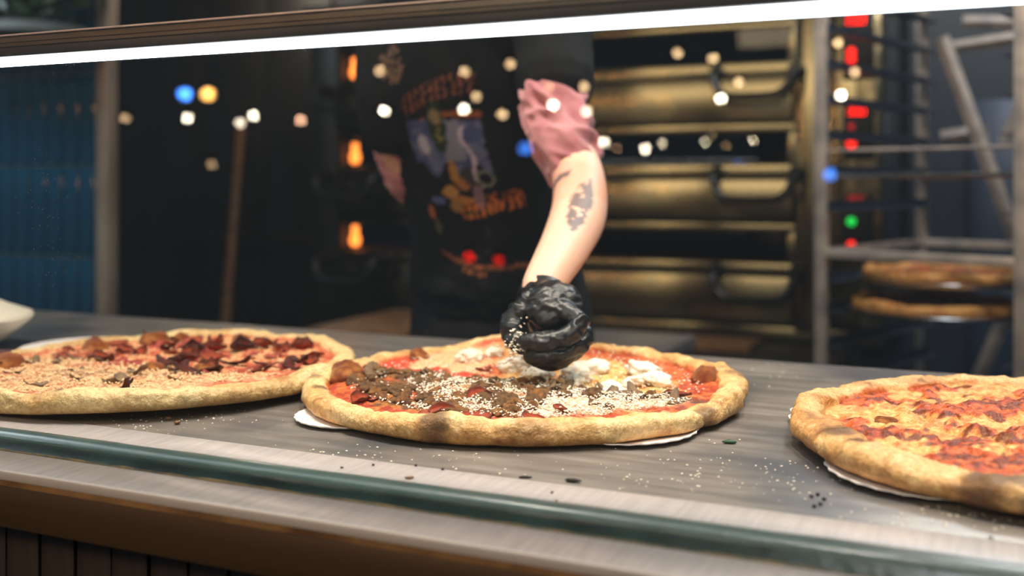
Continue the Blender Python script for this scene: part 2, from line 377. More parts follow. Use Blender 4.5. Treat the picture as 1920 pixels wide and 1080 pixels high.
# glass guard -------------------------------------------------
g = thing('sneeze_guard', 'clear glass sneeze guard with a lit rail standing along the steel counter', 'glass guard', (0, .70, CT))
YG = .703
MB().box((XL, YG-.70-.004, -.02), (XR, YG-.70+.004, .80)).build('glass_pane', M['glass'], g)
gm = MB(); prof = []
for q in range(9):
    w = PI*q/8; prof.append((.0245+.0135*math.cos(w), -.004+.012*math.sin(w)))    # rounded bead on the kitchen side
ys = [(p[0]+.0, p[1]) for p in prof]
n = 240
for (pr, nm, mt) in ((ys, 'gasket_bead', 'gasket'), ([(.010, -.0075), (.0085, .002), (.004, .0045), (-.004, .004), (-.0135, -.001), (-.017, -.0075)], 'gasket_lip', 'gasket_dark')):
    V = []; Fc = []
    for i in range(n+1):
        xx = XL+(XR-XL)*i/n
        for (y, z) in pr:
            nz = .0007*(vn(np.array([xx]), np.array([y*20]), 0, 30, 3)[0]-.5)
            V.append((xx, y, z+nz))
    L_ = len(pr)
    for i in range(n):
        for k in range(L_-1): Fc.append((i*L_+k, i*L_+k+1, (i+1)*L_+k+1, (i+1)*L_+k))
    m_ = MB().add(V, Fc); m_.build(nm, M[mt], g)
gl = MB(); pts = []
for i in range(700):
    xx = XL+(XR-XL)*i/699
    pts.append((xx, -.0155+.0012*(vn(np.array([xx]), np.array([0.]), 0, 40, 5)[0]-.5), .0012))
rr = [.0004+.0016*max(0, vn(np.array([p[0]]), np.array([3.]), 0, 55, 9)[0]-.25) for p in pts]
gl.tube(pts, rr, 6); gl.build('glue_bead', M['glue'], g)
# rail on the guard: box profile, pale cap lines and led diffuser
YR = .752; z1 = CZ+(YR/ct)*(HZ-56)/F-CT; DR = YR-.70
MB().box((XL, DR-.018, z1+.003), (XR, DR+.016, z1+.0225), bev=.0012).build('rail', M['rail'], g)
MB().box((XL, DR-.0195, z1+.0225), (XR, DR+.018, z1+.0245), bev=.0006).build('rail_cap', M['rail_light'], g)
MB().box((XL, DR-.0185, z1+.0115), (XR, DR-.0175, z1+.0128)).build('rail_groove', M['oven_gap'], g)
MB().box((XL, DR-.0185, z1+.0160), (XR, DR-.0175, z1+.0168)).build('rail_groove', M['oven_gap'], g)
MB().box((XL, DR-.017, z1-.0022), (XR, DR+.014, z1+.0026), bev=.0012).build('led_strip', M['led'], g)
# ------------------------------------------------------------------ paper circles under the pizzas
def paper(c, r, lab, seed, lift=0.0012):
    mb = MB(); n = 96; ring = []
    for (f_, z) in ((0, 0), (.5, 0), (.9, .0002), (1.0, .0028)):
        for k in range(n):
            w = 2*PI*k/n; q = r*f_*(1+(.012*math.cos(w*28) if f_ > .8 else 0)); ring.append((q*math.cos(w), q*math.sin(w), z+.0012))
    nf = [(i*n+k, i*n+(k+1) % n, (i+1)*n+(k+1) % n, (i+1)*n+k) for i in range(3) for k in range(n)]
    mb.add(ring, nf); mb.add([(a_, b_, c_-.0010) for a_, b_, c_ in ring], [q[::-1] for q in nf])
    m_ = len(ring); mb.f += [(3*n+k, 3*n+(k+1) % n, m_+3*n+(k+1) % n, m_+3*n+k) for k in range(n)]
    o = mb.build('paper_plate', M['paper']); o.location = (c[0], c[1], CT+lift)
    return tag(o, lab, 'paper plate', 'white paper plates under the pizzas')
def PC(px, py, z=.0):                                               # point on the counter plane (+z)
    t = (CZ-CT-z)*F/(py-HZ); return W3((px-960)/F*t, t, CT+z)
def off(p, dr, dt): return p+Vector((dr*ct-dt*st, dr*st+dt*ct, 0))
q = PC(551, 793); paper(off(q, .058, .018), .060, 'white paper plate peeking out under the left end of the middle pizza', 1)
q = PC(1308, 818); paper(off(q, -.074, .024), .078, 'white paper plate showing under the right front of the middle pizza', 2, .0018)
q = PC(1562, 893); paper(off(q, .084, -.002), .088, 'white paper plate sticking out under the front of the cheese pizza', 3, .0030)
q = PC(1491, 800); paper(off(q, .165, -.012), .168, 'large white paper plate barely showing along the left crust of the cheese pizza', 4, .0014)
q = PC(45, 655); paper(off(q, .090, .0), .090, 'white paper plate sticking out behind the left pizza', 5)

# ------------------------------------------------------------------ pizzas
NA, NR, NC = 640, 120, 30
def pizza(name, label, cr, ct_, R, seed, colf, hfun, crust, warp, lift=.004, group=None, na=NA, nr=NR, top=CT):
    root = thing(name, label, 'pizza', tuple(W3(cr, ct_, top+lift)), TH, group)
    th_ = np.linspace(0, 2*PI, na, endpoint=False); cx, sx = np.cos(th_), np.sin(th_)
    Rt = R*(1+.018*(fbm(cx, sx, 0, 1.6, seed)-.5)*2+.006*(vn(cx, sx, 0, 6, seed+1)-.5)*2)
    wd = crust['w']*(1+.45*(fbm(cx, sx, 0, 3.0, seed+2, 3)-.5)*2)
    hc = crust['h']*(1+.35*(fbm(cx, sx, 0, 2.6, seed+3, 3)-.5)*2)
    for (a0, aw, dh, dw) in crust.get('bumps', ()):
        d = np.angle(np.exp(1j*(th_-a0))); gq = np.exp(-(d/aw)**2); hc = hc+dh*gq; wd = wd+dw*gq
    for (a0, aw, k) in crust.get('cuts', ()):
        d = np.angle(np.exp(1j*(th_-a0))); hc = hc*(1-k*np.exp(-(d/aw)**2)); Rt = Rt*(1-.012*np.exp(-(d/aw)**2))
    ri = Rt-wd
    fr = np.linspace(0, 1, nr)**.75
    rho = ri[None]*fr[:, None]; U = rho*cx; Vv = rho*sx
    zin = .0140+hfun(U, Vv)*sm(0, .02, ri[None]-rho+.004)
    ph = np.linspace(math.radians(168), math.radians(-90), NC)
    a_ = wd/2; b_ = hc/2; cr_ = Rt-a_
    co, so = np.cos(ph), np.sin(ph)
    rc = cr_+a_*np.sign(co)[:, None]*np.abs(co)[:, None]**.85
    zc = b_+b_*np.sign(so)[:, None]*np.abs(so)[:, None]**.8
    fl = np.linspace(0, 1, NC)[:, None]
    zc = np.maximum(zc, .0)
    zin[-1] = zc[0]*.5+zin[-1]*.5
    bl = sm(.90, 1.0, fr)[:, None]; zin = zin*(1-bl)+np.maximum(zin, zc[0]*.9)*bl
    RR = np.vstack([rho, rc[1:], (Rt*.75)[None], (Rt*.02)[None]]); ZZ = np.vstack([zin, zc[1:], np.zeros((2, na))])
    X = RR*cx; Y = RR*sx; npf = RR.shape[0]
    isc = np.zeros((npf, na)); isc[nr:nr+NC-1] = 1
    # crust relief
    xs, ysn = X, Y
    n1 = fbm(X, Y, ZZ, 38, seed+5, 4)-.5; n2 = fbm(X, Y, ZZ, 130, seed+6, 3)-.5
    n4 = fbm(X, Y, ZZ, 14, seed+7, 2)-.5; dz = isc*(n1*.008+n2*.004+n4*.005)
    out = np.zeros_like(RR); out[nr:nr+NC-1] = co[1:, None]
    ZZ2 = ZZ+dz*np.clip(np.vstack([np.zeros((nr, na)), (so[1:, None]+.3)*np.ones((1, na)), np.zeros((2, na))]), 0, 1)
    RR2 = RR+dz*out
    X = RR2*cx; Y = RR2*sx
    ZZ2 = np.maximum(ZZ2, 0)
    W_ = warp(X, Y)
    ZZ2 = ZZ2+W_
    rgb = colf(X, Y, rho_frac(RR, ri, npf), isc, ZZ, np.vstack([np.full((nr, 1), 90.), np.degrees(ph[1:])[:, None], [[-90.], [-90.]]])*np.ones((1, na)))
    V = np.stack([X, Y, ZZ2], -1).reshape(-1, 3)
    i = np.arange(npf-1)[:, None]; k = np.arange(na)[None]; k2 = (k+1) % na
    Q = np.stack([i*na+k, i*na+k2, (i+1)*na+k2, (i+1)*na+k], -1).reshape(-1, 4)[:, ::-1]
    me = npmesh('dough', V, Q[:, ::-1], rgb.reshape(-1, 3))
    link('dough', me, M['food'], root)
    def H(u, v):
        return .0140+float(hfun(np.array([u]), np.array([v]))[0])+float(warp(np.array([u]), np.array([v]))[0])
    return root, H
def rho_frac(RR, ri, npf): return RR/ri[None]
def crustcol(X, Y, Z, ph, seed, pale, gold, brown, amt, spots=()):
    c = np.zeros(X.shape+(3,))+np.array(pale, float)
    n = fbm(X, Y, Z, 22, seed, 4); n2 = fbm(X, Y, Z*2, 70, seed+9, 3); n3 = vn(X, Y, Z, 260, seed+4)
    lowside = sm(15, -70, ph)  # underside: baked browning plus shade from overhead light, painted into the colour
    c = mixc(c, gold, np.clip(sm(.40, .62, n)*.8+lowside*.8, 0, 1))
    c = mixc(c, brown, np.clip(sm(.64-amt, .84-amt, n2*.5+n*.5)*.85+lowside*.25*amt*4, 0, 1))
    c = mixc(c, (250, 232, 196), sm(.70, .84, n3)*.35*(1-lowside))
    for (u, v, r, k) in spots:
        d = np.hypot(X-u, Y-v)+.5*r*(n2-.5)*2; c = mixc(c, (52, 30, 18), (1-sm(r*.35, r, d))*k)
    return c
# shared topping meshes ------------------------------------------------------
def blob(seed, amp=.35, f=1.4, sub=3, flat=1.0):
    bm = bmesh.new(); bmesh.ops.create_icosphere(bm, subdivisions=sub, radius=1); bm.verts.index_update()
    V = np.array([v.co[:] for v in bm.verts]); Fq = [[v.index for v in q.verts] for q in bm.faces]; bm.free()
    V = V*(1+amp*(fbm(V[:, 0], V[:, 1], V[:, 2], f, seed, 3)-.5)*2)[:, None]; V[:, 2] *= flat
    return V, Fq
def blobmesh(name, seed, ca, cb, amp=.35, f=1.4, sub=3, flat=1, mt='oily'):
    V, Fq = blob(seed, amp, f, sub, flat); n = fbm(V[:, 0], V[:, 1], V[:, 2], 2.2, seed+5, 3)
    me = npmesh(name, V, Fq, mixc(np.zeros((len(V), 3))+ca, cb, sm(.35, .65, n))); me.materials.append(M[mt]); return me
def pepmesh(name, seed, curl, ca=(194, 84, 50), cb=(92, 36, 22)):
    rn = random.Random(seed); n = 28; rings = [0, .35, .65, .88, 1.0]; V = []; C_ = []
    ph = rn.random()*6
    for side in (0, 1):
        for f_ in rings:
            for k in range(n):
                w = 2*PI*k/n; cc = curl*(1+.6*math.sin(w*2+ph)+.25*math.sin(5*w+ph))
                r = f_*(1-.22*abs(cc)*f_*f_); z = cc*f_**2.6*.55+(.10 if side == 0 else 0)
                V.append((r*math.cos(w), r*math.sin(w), z))
                m_ = max(0, (f_-.72)/.28)*min(1, .35+abs(cc)); C_.append([a*(1-m_)+b*m_ for a, b in zip(ca, cb)])
    R_ = len(rings); Fq = []
    for i in range(R_-1):
        for k in range(n):
            a, b, c, d = i*n+k, i*n+(k+1) % n, (i+1)*n+(k+1) % n, (i+1)*n+k
            Fq.append((a, b, c, d)); o_ = R_*n; Fq.append((o_+d, o_+c, o_+b, o_+a))
    for k in range(n):
        a, b = (R_-1)*n+k, (R_-1)*n+(k+1) % n; Fq.append((a, b, b+R_*n, a+R_*n))
    me = npmesh(name, np.array(V), Fq, np.array(C_)); me.materials.append(M['oily']); return me
def flakemesh(name, seed, ca, cb, bend=.5):                         # mushroom slice / ham shred
    rn = random.Random(seed); n = 22; V = []; C_ = []
    for s_ in (0, 1):
        for f_ in (0, .5, 1.0):
            for k in range(n):
                w = 2*PI*k/n; r = f_*(1+.25*math.sin(2*w+seed)+.15*math.sin(3*w+seed*2)+.08*math.sin(7*w))
                x, y = r*math.cos(w), r*.62*math.sin(w); z = bend*(.6*x*x-.3*y)+.08*math.sin(5*x+seed)+(.12 if s_ == 0 else 0)
                V.append((x, y, z)); q = f_**2*(.6+.4*math.sin(w*3)); C_.append([a*(1-q)+b*q for a, b in zip(ca, cb)])
    Fq = []
    for i in range(2):
        for k in range(n):
            a, b, c, d = i*n+k, i*n+(k+1) % n, (i+1)*n+(k+1) % n, (i+1)*n+k
            Fq.append((a, b, c, d)); o_ = 3*n; Fq.append((o_+d, o_+c, o_+b, o_+a))
    for k in range(n):
        a, b = 2*n+k, 2*n+(k+1) % n; Fq.append((a, b, b+3*n, a+3*n))
    me = npmesh(name, np.array(V), Fq, np.clip(np.array(C_), 0, 255)); me.materials.append(M['oily']); return me
SAUS = [blobmesh('sausage_crumble', s_, (150, 112, 74), (104, 76, 48), .55, 1.5) for s_ in (1, 2, 3, 4)]
SAUS2 = [blobmesh('sausage_crumble', s_, (176, 122, 68), (116, 80, 46), .55, 1.5) for s_ in (5, 6)]
BUB = [blobmesh('cheese_bubble', s_, (208, 140, 74), (150, 78, 40), .4, 1.4, 3, 1) for s_ in (21, 22)]
RIC = [blobmesh('ricotta_dollop', s_, (246, 240, 226), (226, 208, 176), .55, 1.7, 4, .8, 'cheese_white') for s_ in (31, 32, 33)]
PEP = [pepmesh('pepperoni_slice', s_, c_) for s_, c_ in ((1, .15), (2, .5), (3, .9), (4, 1.3))]
PEPB = [pepmesh('pepperoni_slice', s_, c_, (120, 40, 28), (24, 12, 10)) for s_, c_ in ((5, .7), (6, 1.2))]
MUSH = [flakemesh('mushroom_slice', s_, (172, 144, 110), (108, 86, 64), .35) for s_ in (1, 2, 3)]
HAM = [flakemesh('ham_shred', s_, (214, 106, 92), (160, 44, 34), .6) for s_ in (4, 5)]
CHR = [flakemesh('charred_ham_shred', s_, (120, 44, 28), (40, 20, 14), .5) for s_ in (6, 7)]
def put(me, name, root, u, v, z, sc, rot=None, tilt=.25):
    o = link(name, me, None, root, (u, v, z)); o.scale = sc if isinstance(sc, tuple) else (sc,)*3
    o.rotation_euler = (rnd.uniform(-tilt, tilt), rnd.uniform(-tilt, tilt), rnd.uniform(0, 6.28) if rot is None else rot); return o
def bits(name, root, pts, mt, smin, smax, seed, label=None):         # uncountable shreds joined into one mesh
    rn = random.Random(seed); mb = MB()
    for (x, y, z) in pts:
        s_ = rn.uniform(smin, smax); l_ = s_*rn.uniform(1, 1.6); w = rn.random()*6.3; t_ = rn.uniform(-.6, .6)
        R_ = Matrix.Translation((x, y, z)) @ Matrix.Rotation(w, 4, 'Z') @ Matrix.Rotation(t_, 4, 'Y') @ Matrix.Diagonal((l_, s_, s_*.7, 1))
        vs = [R_ @ Vector(p) for p in ((.5, .1, 0), (-.5, -.1, .1), (0, .5, .05), (.05, -.5, 0), (0, 0, .5), (.1, 0, -.5))]
        mb.add(vs, [(0, 2, 4), (2, 1, 4), (1, 3, 4), (3, 0, 4), (2, 0, 5), (1, 2, 5), (3, 1, 5), (0, 3, 5)])
    o = mb.build(name, M[mt], root, smooth=False); o['kind'] = 'stuff'
    if label: o['label'] = label
    return o
def LP(px, py, cr, ctt, z=.022):
    t = (CZ-CT-z)*F/(py-HZ); u, v = (px-960)/F*t-cr, t-ctt; k = max(1, math.hypot(u, v)/(.207)); return (u/k, v/k)
def scatter(n, fn, seed, R):
    rn = random.Random(seed); out = []
    while len(out) < n:
        r = R*math.sqrt(rn.random()); w = rn.random()*2*PI; u, v = r*math.cos(w), r*math.sin(w)
        if rn.random() < fn(u, v): out.append((u, v))
    return out

# -- middle pizza --------------------------------------------------------------
c2 = (.015, 1.200)
d2 = lambda u, v: .447*(u+.18)+.894*(v-.06)
def h2(u, v):
    d = d2(u, v); nb = fbm(u, v, 0, 60, 41, 4)-.5; nf = fbm(u, v, 0, 190, 42, 3)-.5
    return .0085*nb+.0035*nf+.003*sm(.02, -.02, d)+.004*(fbm(u, v, 0, 18, 43, 2)-.5)
def col2(X, Y, rf, isc, Z, ph):
    n = fbm(X, Y, 0, 26, 51, 4); nb = fbm(X, Y, 0, 85, 52, 4); nc = fbm(X, Y, 0, 260, 53, 2)
    d = d2(X, Y)+.05*(n-.5)
    sausage = mixc(np.zeros(X.shape+(3,))+(178, 116, 56), (104, 70, 40), sm(.42, .58, nb))
    sausage = mixc(sausage, (206, 84, 44), sm(.60, .70, n)*.7)
    parm = mixc(np.zeros(X.shape+(3,))+(232, 208, 180), (192, 116, 86), sm(.50, .62, nb)); parm = mixc(parm, (240, 226, 204), sm(.48, .60, nc)*.7)
    front = sausage*(1-sm(-.10, -.01, X+.06*(n-.5))[..., None])+parm*sm(-.10, -.01, X+.06*(n-.5))[..., None]
    cream = mixc(np.zeros(X.shape+(3,))+(230, 190, 120), (206, 142, 72), sm(.44, .60, nb)); cream = mixc(cream, (240, 216, 166), sm(.55, .7, nc)*.6)
    pinkish = mixc(np.zeros(X.shape+(3,))+(232, 188, 146), (204, 78, 54), sm(.48, .58, n))
    back = mixc(pinkish, (0, 0, 0), np.zeros(X.shape)); w = sm(-.06, .0, X)[..., None]; back = pinkish*(1-w)+cream*w
    sauce = mixc(np.zeros(X.shape+(3,))+(204, 100, 52), (166, 58, 32), sm(.42, .6, nb)); sauce = mixc(sauce, (228, 140, 70), sm(.58, .68, nc)*.6)
    back = back+(sauce-back)*((sm(.74, .86, rf+.25*(n-.5))*sm(-.05, .03, X))[..., None])
    front = front+(sauce-front)*((sm(.86, .95, rf+.2*(n-.5)))[..., None])
    c = front+(back-front)*sm(-.006, .006, d)[..., None]
    c = mixc(c, (72, 64, 52), np.exp(-((d+.012)/.020)**2)*sm(.32, .52, nb)*sm(-.22, -.16, X)*.85)
    k = crustcol(X, Y, Z, ph, 61, (236, 206, 152), (210, 162, 98), (142, 88, 46), .07,
                 spots=((-.085, -.226, .020, .55), (.13, -.185, .02, .3), (.175, -.165, .018, .5), (.24, .0, .02, .4), (-.22, -.06, .012, .5), (-.235, -.02, .012, .4), (.0, -.245, .03, .2)))
    redin = sm(168, 120, ph)*0+sm(125, 155, ph)*sm(.42, .56, n)
    k = mixc(k, (206, 104, 56), redin*.85)
    m = np.maximum(isc, sm(.97, 1.0, rf)*(n > .5))[..., None]
    return c*(1-isc[..., None])+k*isc[..., None]
def w2(u, v):
    return .0095*np.exp(-((u+.02)/.045)**2-((v-.215)/.06)**2)+.004*np.exp(-((u-.0)/.3)**2)*sm(.05, .24, v)
pz2, H2 = pizza('pizza', 'middle pizza under the gloved hand, half sausage crumbles and half white cheese dollops', *c2, .247, 11, col2, h2,
    dict(w=.027, h=.0215, bumps=[(math.radians(180), .25, .003, .006), (math.radians(0), .4, .004, .004), (math.radians(100), .18, .004, 0), (math.radians(252), .06, .005, .004)],
         cuts=[(math.radians(262), .03, .12), (math.radians(316), .04, .12)]), w2, lift=.0035)
f2 = lambda u, v: 1.0 if (d2(u, v) < .015 and u < .02 and math.hypot(u, v) < .198) else (.25 if (d2(u, v) < 0 and math.hypot(u, v) < .19) else 0)
for i, (u, v) in enumerate(scatter(150, f2, 3, .2)):
    s_ = rnd.uniform(.004, .0085)
    put((SAUS+SAUS2+SAUS2)[rnd.randrange(8)], 'sausage_crumble', pz2, u, v, H2(u, v)+s_*.35, (s_*rnd.uniform(.9, 1.5), s_, s_*rnd.uniform(.6, .9)))
for i, (u, v) in enumerate(scatter(30, lambda u, v: math.exp(-((d2(u, v)+.008)/.02)**2) if abs(u) < .2 else 0, 5, .195)):
    put(rnd.choice(MUSH), 'mushroom_slice', pz2, u, v, H2(u, v)+.002, rnd.uniform(.009, .015), tilt=.4)
for (px, py, s_, k) in ((900, 745, .019, 2), (985, 748, .017, 0), (885, 785, .022, 0), (830, 776, .019, 2), (1055, 770, .014, 1), (1000, 790, .016, 1), (695, 745, .016, 1), (665, 750, .015, 2), (1270, 740, .02, 1), (770, 790, .015, 0), (905, 690, .014, 1), (680, 730, .012, 2)):
    u, v = LP(px, py, *c2); put(PEP[k], 'pepperoni_slice', pz2, u, v, H2(u, v)+.001, (s_*.85, s_*.85, s_*.55))
for (px, py, s_) in ((1105, 692, .024), (1085, 712, .017), (1205, 697, .023), (1232, 714, .019), (1150, 728, .019), (975, 690, .025), (880, 672, .018), (1010, 702, .020), (1075, 700, .018), (1190, 715, .014), (925, 668, .012)):
    u, v = LP(px, py, *c2)
    for j in range(3):
        a_ = rnd.random()*6.28; q = s_*.45 if j else 0
        put(RIC[j], 'ricotta_dollop', pz2, u+q*math.cos(a_), v+q*math.sin(a_), H2(u, v)+s_*.22, (s_*(.95 if j == 0 else .6), s_*(.8 if j == 0 else .55), s_*(.62 if j == 0 else .5)))
for (px, py, s_, k) in ((652, 705, .021, 0), (640, 712, .014, 1), (785, 668, .012, 0), (1330, 705, .016, 1)):
    u, v = LP(px, py, *c2); put(BUB[k], 'cheese_bubble', pz2, u, v, H2(u, v)+.004, (s_, s_, s_*.75))
pm = scatter(5200, lambda u, v: (1.0 if (d2(u, v) < .012 and u > -.13) else .06)*(.3+1.4*float(vn(np.array([u]), np.array([v]), 0, 40, 77)[0] > .42)), 9, .2)
bits('grated_cheese', pz2, [(u, v, H2(u, v)+rnd.uniform(.001, .005)) for u, v in pm], 'parm', .0015, .0032, 4)

# -- left pizza ----------------------------------------------------------------
c1 = (-.437, 1.305)
d1 = lambda u, v: .45*(u+.08)+.89*(v+.0)
def h1(u, v):
    d = d1(u, v); return .008*(fbm(u, v, 0, 55, 141, 4)-.5)+.0045*(fbm(u, v, 0, 180, 142, 3)-.5)+.0035*sm(.03, -.03, d)
def col1(X, Y, rf, isc, Z, ph):
    n = fbm(X, Y, 0, 24, 151, 4); nb = fbm(X, Y, 0, 80, 152, 4); nc = fbm(X, Y, 0, 240, 153, 2)
    d = d1(X, Y)+.06*(n-.5)
    pale = mixc(np.zeros(X.shape+(3,))+(216, 174, 128), (192, 122, 88), sm(.44, .6, nb)); pale = mixc(pale, (242, 220, 182), sm(.52, .66, nc)*.7)
    pale = mixc(pale, (150, 118, 88), sm(.62, .72, n)*.6)
    red = mixc(np.zeros(X.shape+(3,))+(226, 166, 118), (192, 86, 58), sm(.46, .58, nb)); red = mixc(red, (240, 206, 160), sm(.58, .68, nc)*.5)
    red = mixc(red, (142, 56, 38), sm(.60, .72, n)*.6)
    c = pale+(red-pale)*sm(-.01, .01, d)[..., None]
    c = mixc(c, (214, 104, 70), sm(.9, 1.0, rf+.15*(n-.5))*.7)
    k = crustcol(X, Y, Z, ph, 161, (230, 206, 154), (208, 170, 110), (166, 110, 62), .03, spots=((-.025, -.228, .010, .6),))
    k = mixc(k, (216, 116, 70), sm(128, 158, ph)*sm(.45, .58, n)*.8)
    return c*(1-isc[..., None])+k*isc[..., None]
def w1(u, v): return .003*(1+np.sin(u*14+1))*sm(.1, .24, np.hypot(u, v))+.0035*sm(.0, .24, u)
pz1, H1 = pizza('pizza', 'left pizza with pale shredded cheese in front and charred pepperoni behind', *c1, .243, 23, col1, h1,
    dict(w=.028, h=.021, bumps=[(math.radians(275), .4, .003, .004)], cuts=[(math.radians(300), .05, .1)]), w1, lift=.004)
red1 = lambda u, v: 1.0 if d1(u, v) > .008 and math.hypot(u, v) < .19 else 0
for i, (u, v) in enumerate(scatter(26, red1, 31, .19)):
    s_ = rnd.uniform(.015, .021); put((PEP+PEPB)[rnd.randrange(6)], 'pepperoni_slice', pz1, u, v, H1(u, v)+.002, (s_*.9, s_*.9, s_*.6), tilt=.3)
for (px, py, s_) in ((293, 636, .026), (500, 690, .018), (560, 680, .024), (340, 690, .022), (395, 695, .026), (440, 682, .022), (310, 684, .02), (355, 700, .024), (545, 690, .02), (10, 680, .028)):
    u, v = LP(px, py, *c1); put(CHR[rnd.randrange(2)], 'charred_ham_shred', pz1, u, v, H1(u, v)+.003, (s_*.8, s_*.65, s_*.55), tilt=.35)
for i, (u, v) in enumerate(scatter(24, red1, 33, .2)):
    s_ = rnd.uniform(.012, .02); put(rnd.choice(HAM), 'ham_shred', pz1, u, v, H1(u, v)+.002, (s_*.9, s_*.9, s_*.5), tilt=.3)
for i, (u, v) in enumerate(scatter(16, lambda u, v: 1.0 if d1(u, v) < .03 else 0, 35, .19)):
    put(rnd.choice(MUSH), 'mushroom_slice', pz1, u, v, H1(u, v)+.0005, rnd.uniform(.008, .014), tilt=.3)
for (px, py, s_, k) in ((178, 650, .024, 0), (291, 640, .022, 1), (340, 638, .015, 1), (12, 684, .024, 1), (292, 690, .013, 1), (450, 640, .014, 0), (385, 692, .014, 1)):
    u, v = LP(px, py, *c1); put(BUB[k], 'cheese_bubble', pz1, u, v, H1(u, v)+.002, (s_*.9, s_*.7, s_*.6))
for k in range(3):
    u, v = LP(214+k*14, 756-k*5, *c1); o = put(CHR[k % 2], 'charred_ham_shred', pz1, u, v, .024, (.014, .006, .010), tilt=.9)
pm = scatter(2200, lambda u, v: 1.0 if d1(u, v) < .02 else .12, 39, .205)
bits('grated_cheese', pz1, [(u, v, H1(u, v)+rnd.uniform(.0005, .003)) for u, v in pm], 'parm_beige', .0018, .0036, 6)

# -- right cheese pizza -----------------------------------------------------------
c3 = (.508, .948)
def h3(u, v):
    n = fbm(u, v, 0, 22, 251, 4); return .012*(fbm(u, v, 0, 45, 241, 4)-.5)+.005*(fbm(u, v, 0, 170, 242, 3)-.5)+.004*sm(.5, .62, n)
def col3(X, Y, rf, isc, Z, ph):
    n = fbm(X, Y, 0, 22, 251, 4); nb = fbm(X, Y*1.6, 0, 90, 252, 4); nc = fbm(X, Y, 0, 230, 253, 2)
    ch = mixc(np.zeros(X.shape+(3,))+(232, 180, 108), (212, 136, 70), sm(.42, .58, nb)); ch = mixc(ch, (250, 216, 150), sm(.55, .7, nc)*.5)
    red = mixc(np.zeros(X.shape+(3,))+(200, 94, 42), (162, 58, 28), sm(.42, .6, nb)); red = mixc(red, (224, 134, 70), sm(.56, .68, nc)*.6)
    m = np.clip(sm(.545, .60, n+.12*sm(.78, .98, rf)+.05*(nb-.5)), 0, 1)
    c = ch+(red-ch)*m[..., None]
    c = mixc(c, (100, 50, 28), sm(.56, .64, nb)*sm(.48, .53, n)*.7)
    k = crustcol(X, Y, Z, ph, 261, (228, 188, 130), (194, 140, 80), (118, 72, 38), .09,
                 spots=((-.085, -.215, .034, .9), (-.16, -.175, .025, .6), (-.225, -.03, .02, .6), (-.215, -.07, .016, .6), (-.05, -.232, .03, .7), (.0, -.225, .03, .8), (.05, -.21, .03, .7),
                        (-.135, -.19, .02, .5), (.04, -.235, .02, .8), (.09, -.22, .02, .8)))
    k = mixc(k, (200, 92, 46), sm(130, 160, ph)*sm(.40, .55, n)*.8)
    return c*(1-isc[..., None])+k*isc[..., None]
def w3(u, v): return .004*np.exp(-((u-.1)/.1)**2-((v+.2)/.08)**2)
pz3, H3 = pizza('pizza', 'right cheese pizza with red sauce blotches and a charred brown crust', *c3, .250, 37, col3, h3,
    dict(w=.035, h=.025, bumps=[(math.radians(195), .3, .003, .004), (math.radians(240), .3, .004, .006)], cuts=[(math.radians(222), .04, .10)]), w3, lift=.0055)
for (px, py, s_) in ((1665, 780, .012), (1790, 715, .012)):
    u, v = LP(px, py, *c3); put(BUB[1], 'cheese_bubble', pz3, u, v, H3(u, v)-.001, (s_, s_, s_*.4))

# ------------------------------------------------------------------ crumbs on the counter
pts = []
rn = random.Random(5)
def cl(px, py, sp, n):
    for _ in range(n):
        q = PC(px+rn.gauss(0, sp), py+rn.gauss(0, sp*.28)); pts.append((q.x, q.y, CT+.0012))
for a_ in ((1340, 870, 70, 36), (1230, 895, 60, 40), (1500, 900, 60, 45), (1820, 975, 60, 60), (250, 797, 60, 60), (400, 780, 50, 40), (600, 870, 60, 40), (900, 850, 120, 50),
           (1430, 700, 60, 20), (350, 603, 120, 80), (1700, 960, 80, 30), (700, 880, 120, 60), (1400, 690, 50, 12), (520, 640, 60, 20)): cl(*a_)
pts = [p for p in pts if YT < p[1] < YI-.01]
mb = MB()
for (x, y, z) in pts:
    s_ = rn.uniform(.0006, .0019); w = rn.random()*6
    R_ = Matrix.Translation((x, y, CT+s_*.3)) @ Matrix.Rotation(w, 4, 'Z') @ Matrix.Diagonal((s_*1.4, s_, s_*.7, 1))
    mb.add([R_ @ Vector(p) for p in ((.6, .1, 0), (-.6, -.1, 0), (0, .6, 0), (.1, -.6, 0), (0, 0, .6), (.1, 0, -.4))], [(0, 2, 4), (2, 1, 4), (1, 3, 4), (3, 0, 4), (2, 0, 5), (1, 2, 5), (3, 1, 5), (0, 3, 5)])
tag(mb.build('flour_crumbs', M['crumb'], smooth=False), 'pale crumbs and flour specks scattered over the steel counter', 'crumbs', kind='stuff')
def crumb(px, py, l, w_, mt, lab, cat, name, rot=0, grp=None, z=.0):
    V, Fq = blob(int(px), .5, 1.3, 2); V = V*np.array([l, w_, w_*.8])/2; V[:, 2] -= V[:, 2].min()
    me = npmesh(name, V, Fq); me.materials.append(M[mt]); q = PC(px, py)
    o = link(name, me, None, None, (q.x, q.y, CT+z)); o.rotation_euler = (0, 0, TH+rot); return tag(o, lab, cat, grp)
crumb(985, 897, .011, .0028, 'char', 'thin burnt sliver on the counter below the middle pizza, the left of two', 'crumb', 'burnt_crumb', .0, 'burnt slivers on the counter')
crumb(1074, 905, .015, .0038, 'char', 'larger curled burnt sliver on the counter right of the thin one', 'crumb', 'burnt_crumb', -.3, 'burnt slivers on the counter')
crumb(1367, 832, .013, .005, 'herb', 'small dark green herb leaf on the counter right of the middle pizza', 'herb leaf', 'herb_leaf', -.2)
for i, (px, py) in enumerate(((1522, 933), (1533, 930), (1538, 948), (1527, 952), (1545, 938), (1858, 1012))):
    crumb(px, py, .0035, .003, 'char', 'tiny black crumb on the counter near the right steel strip', 'crumb', 'burnt_crumb', i, 'black specks before the cheese pizza')
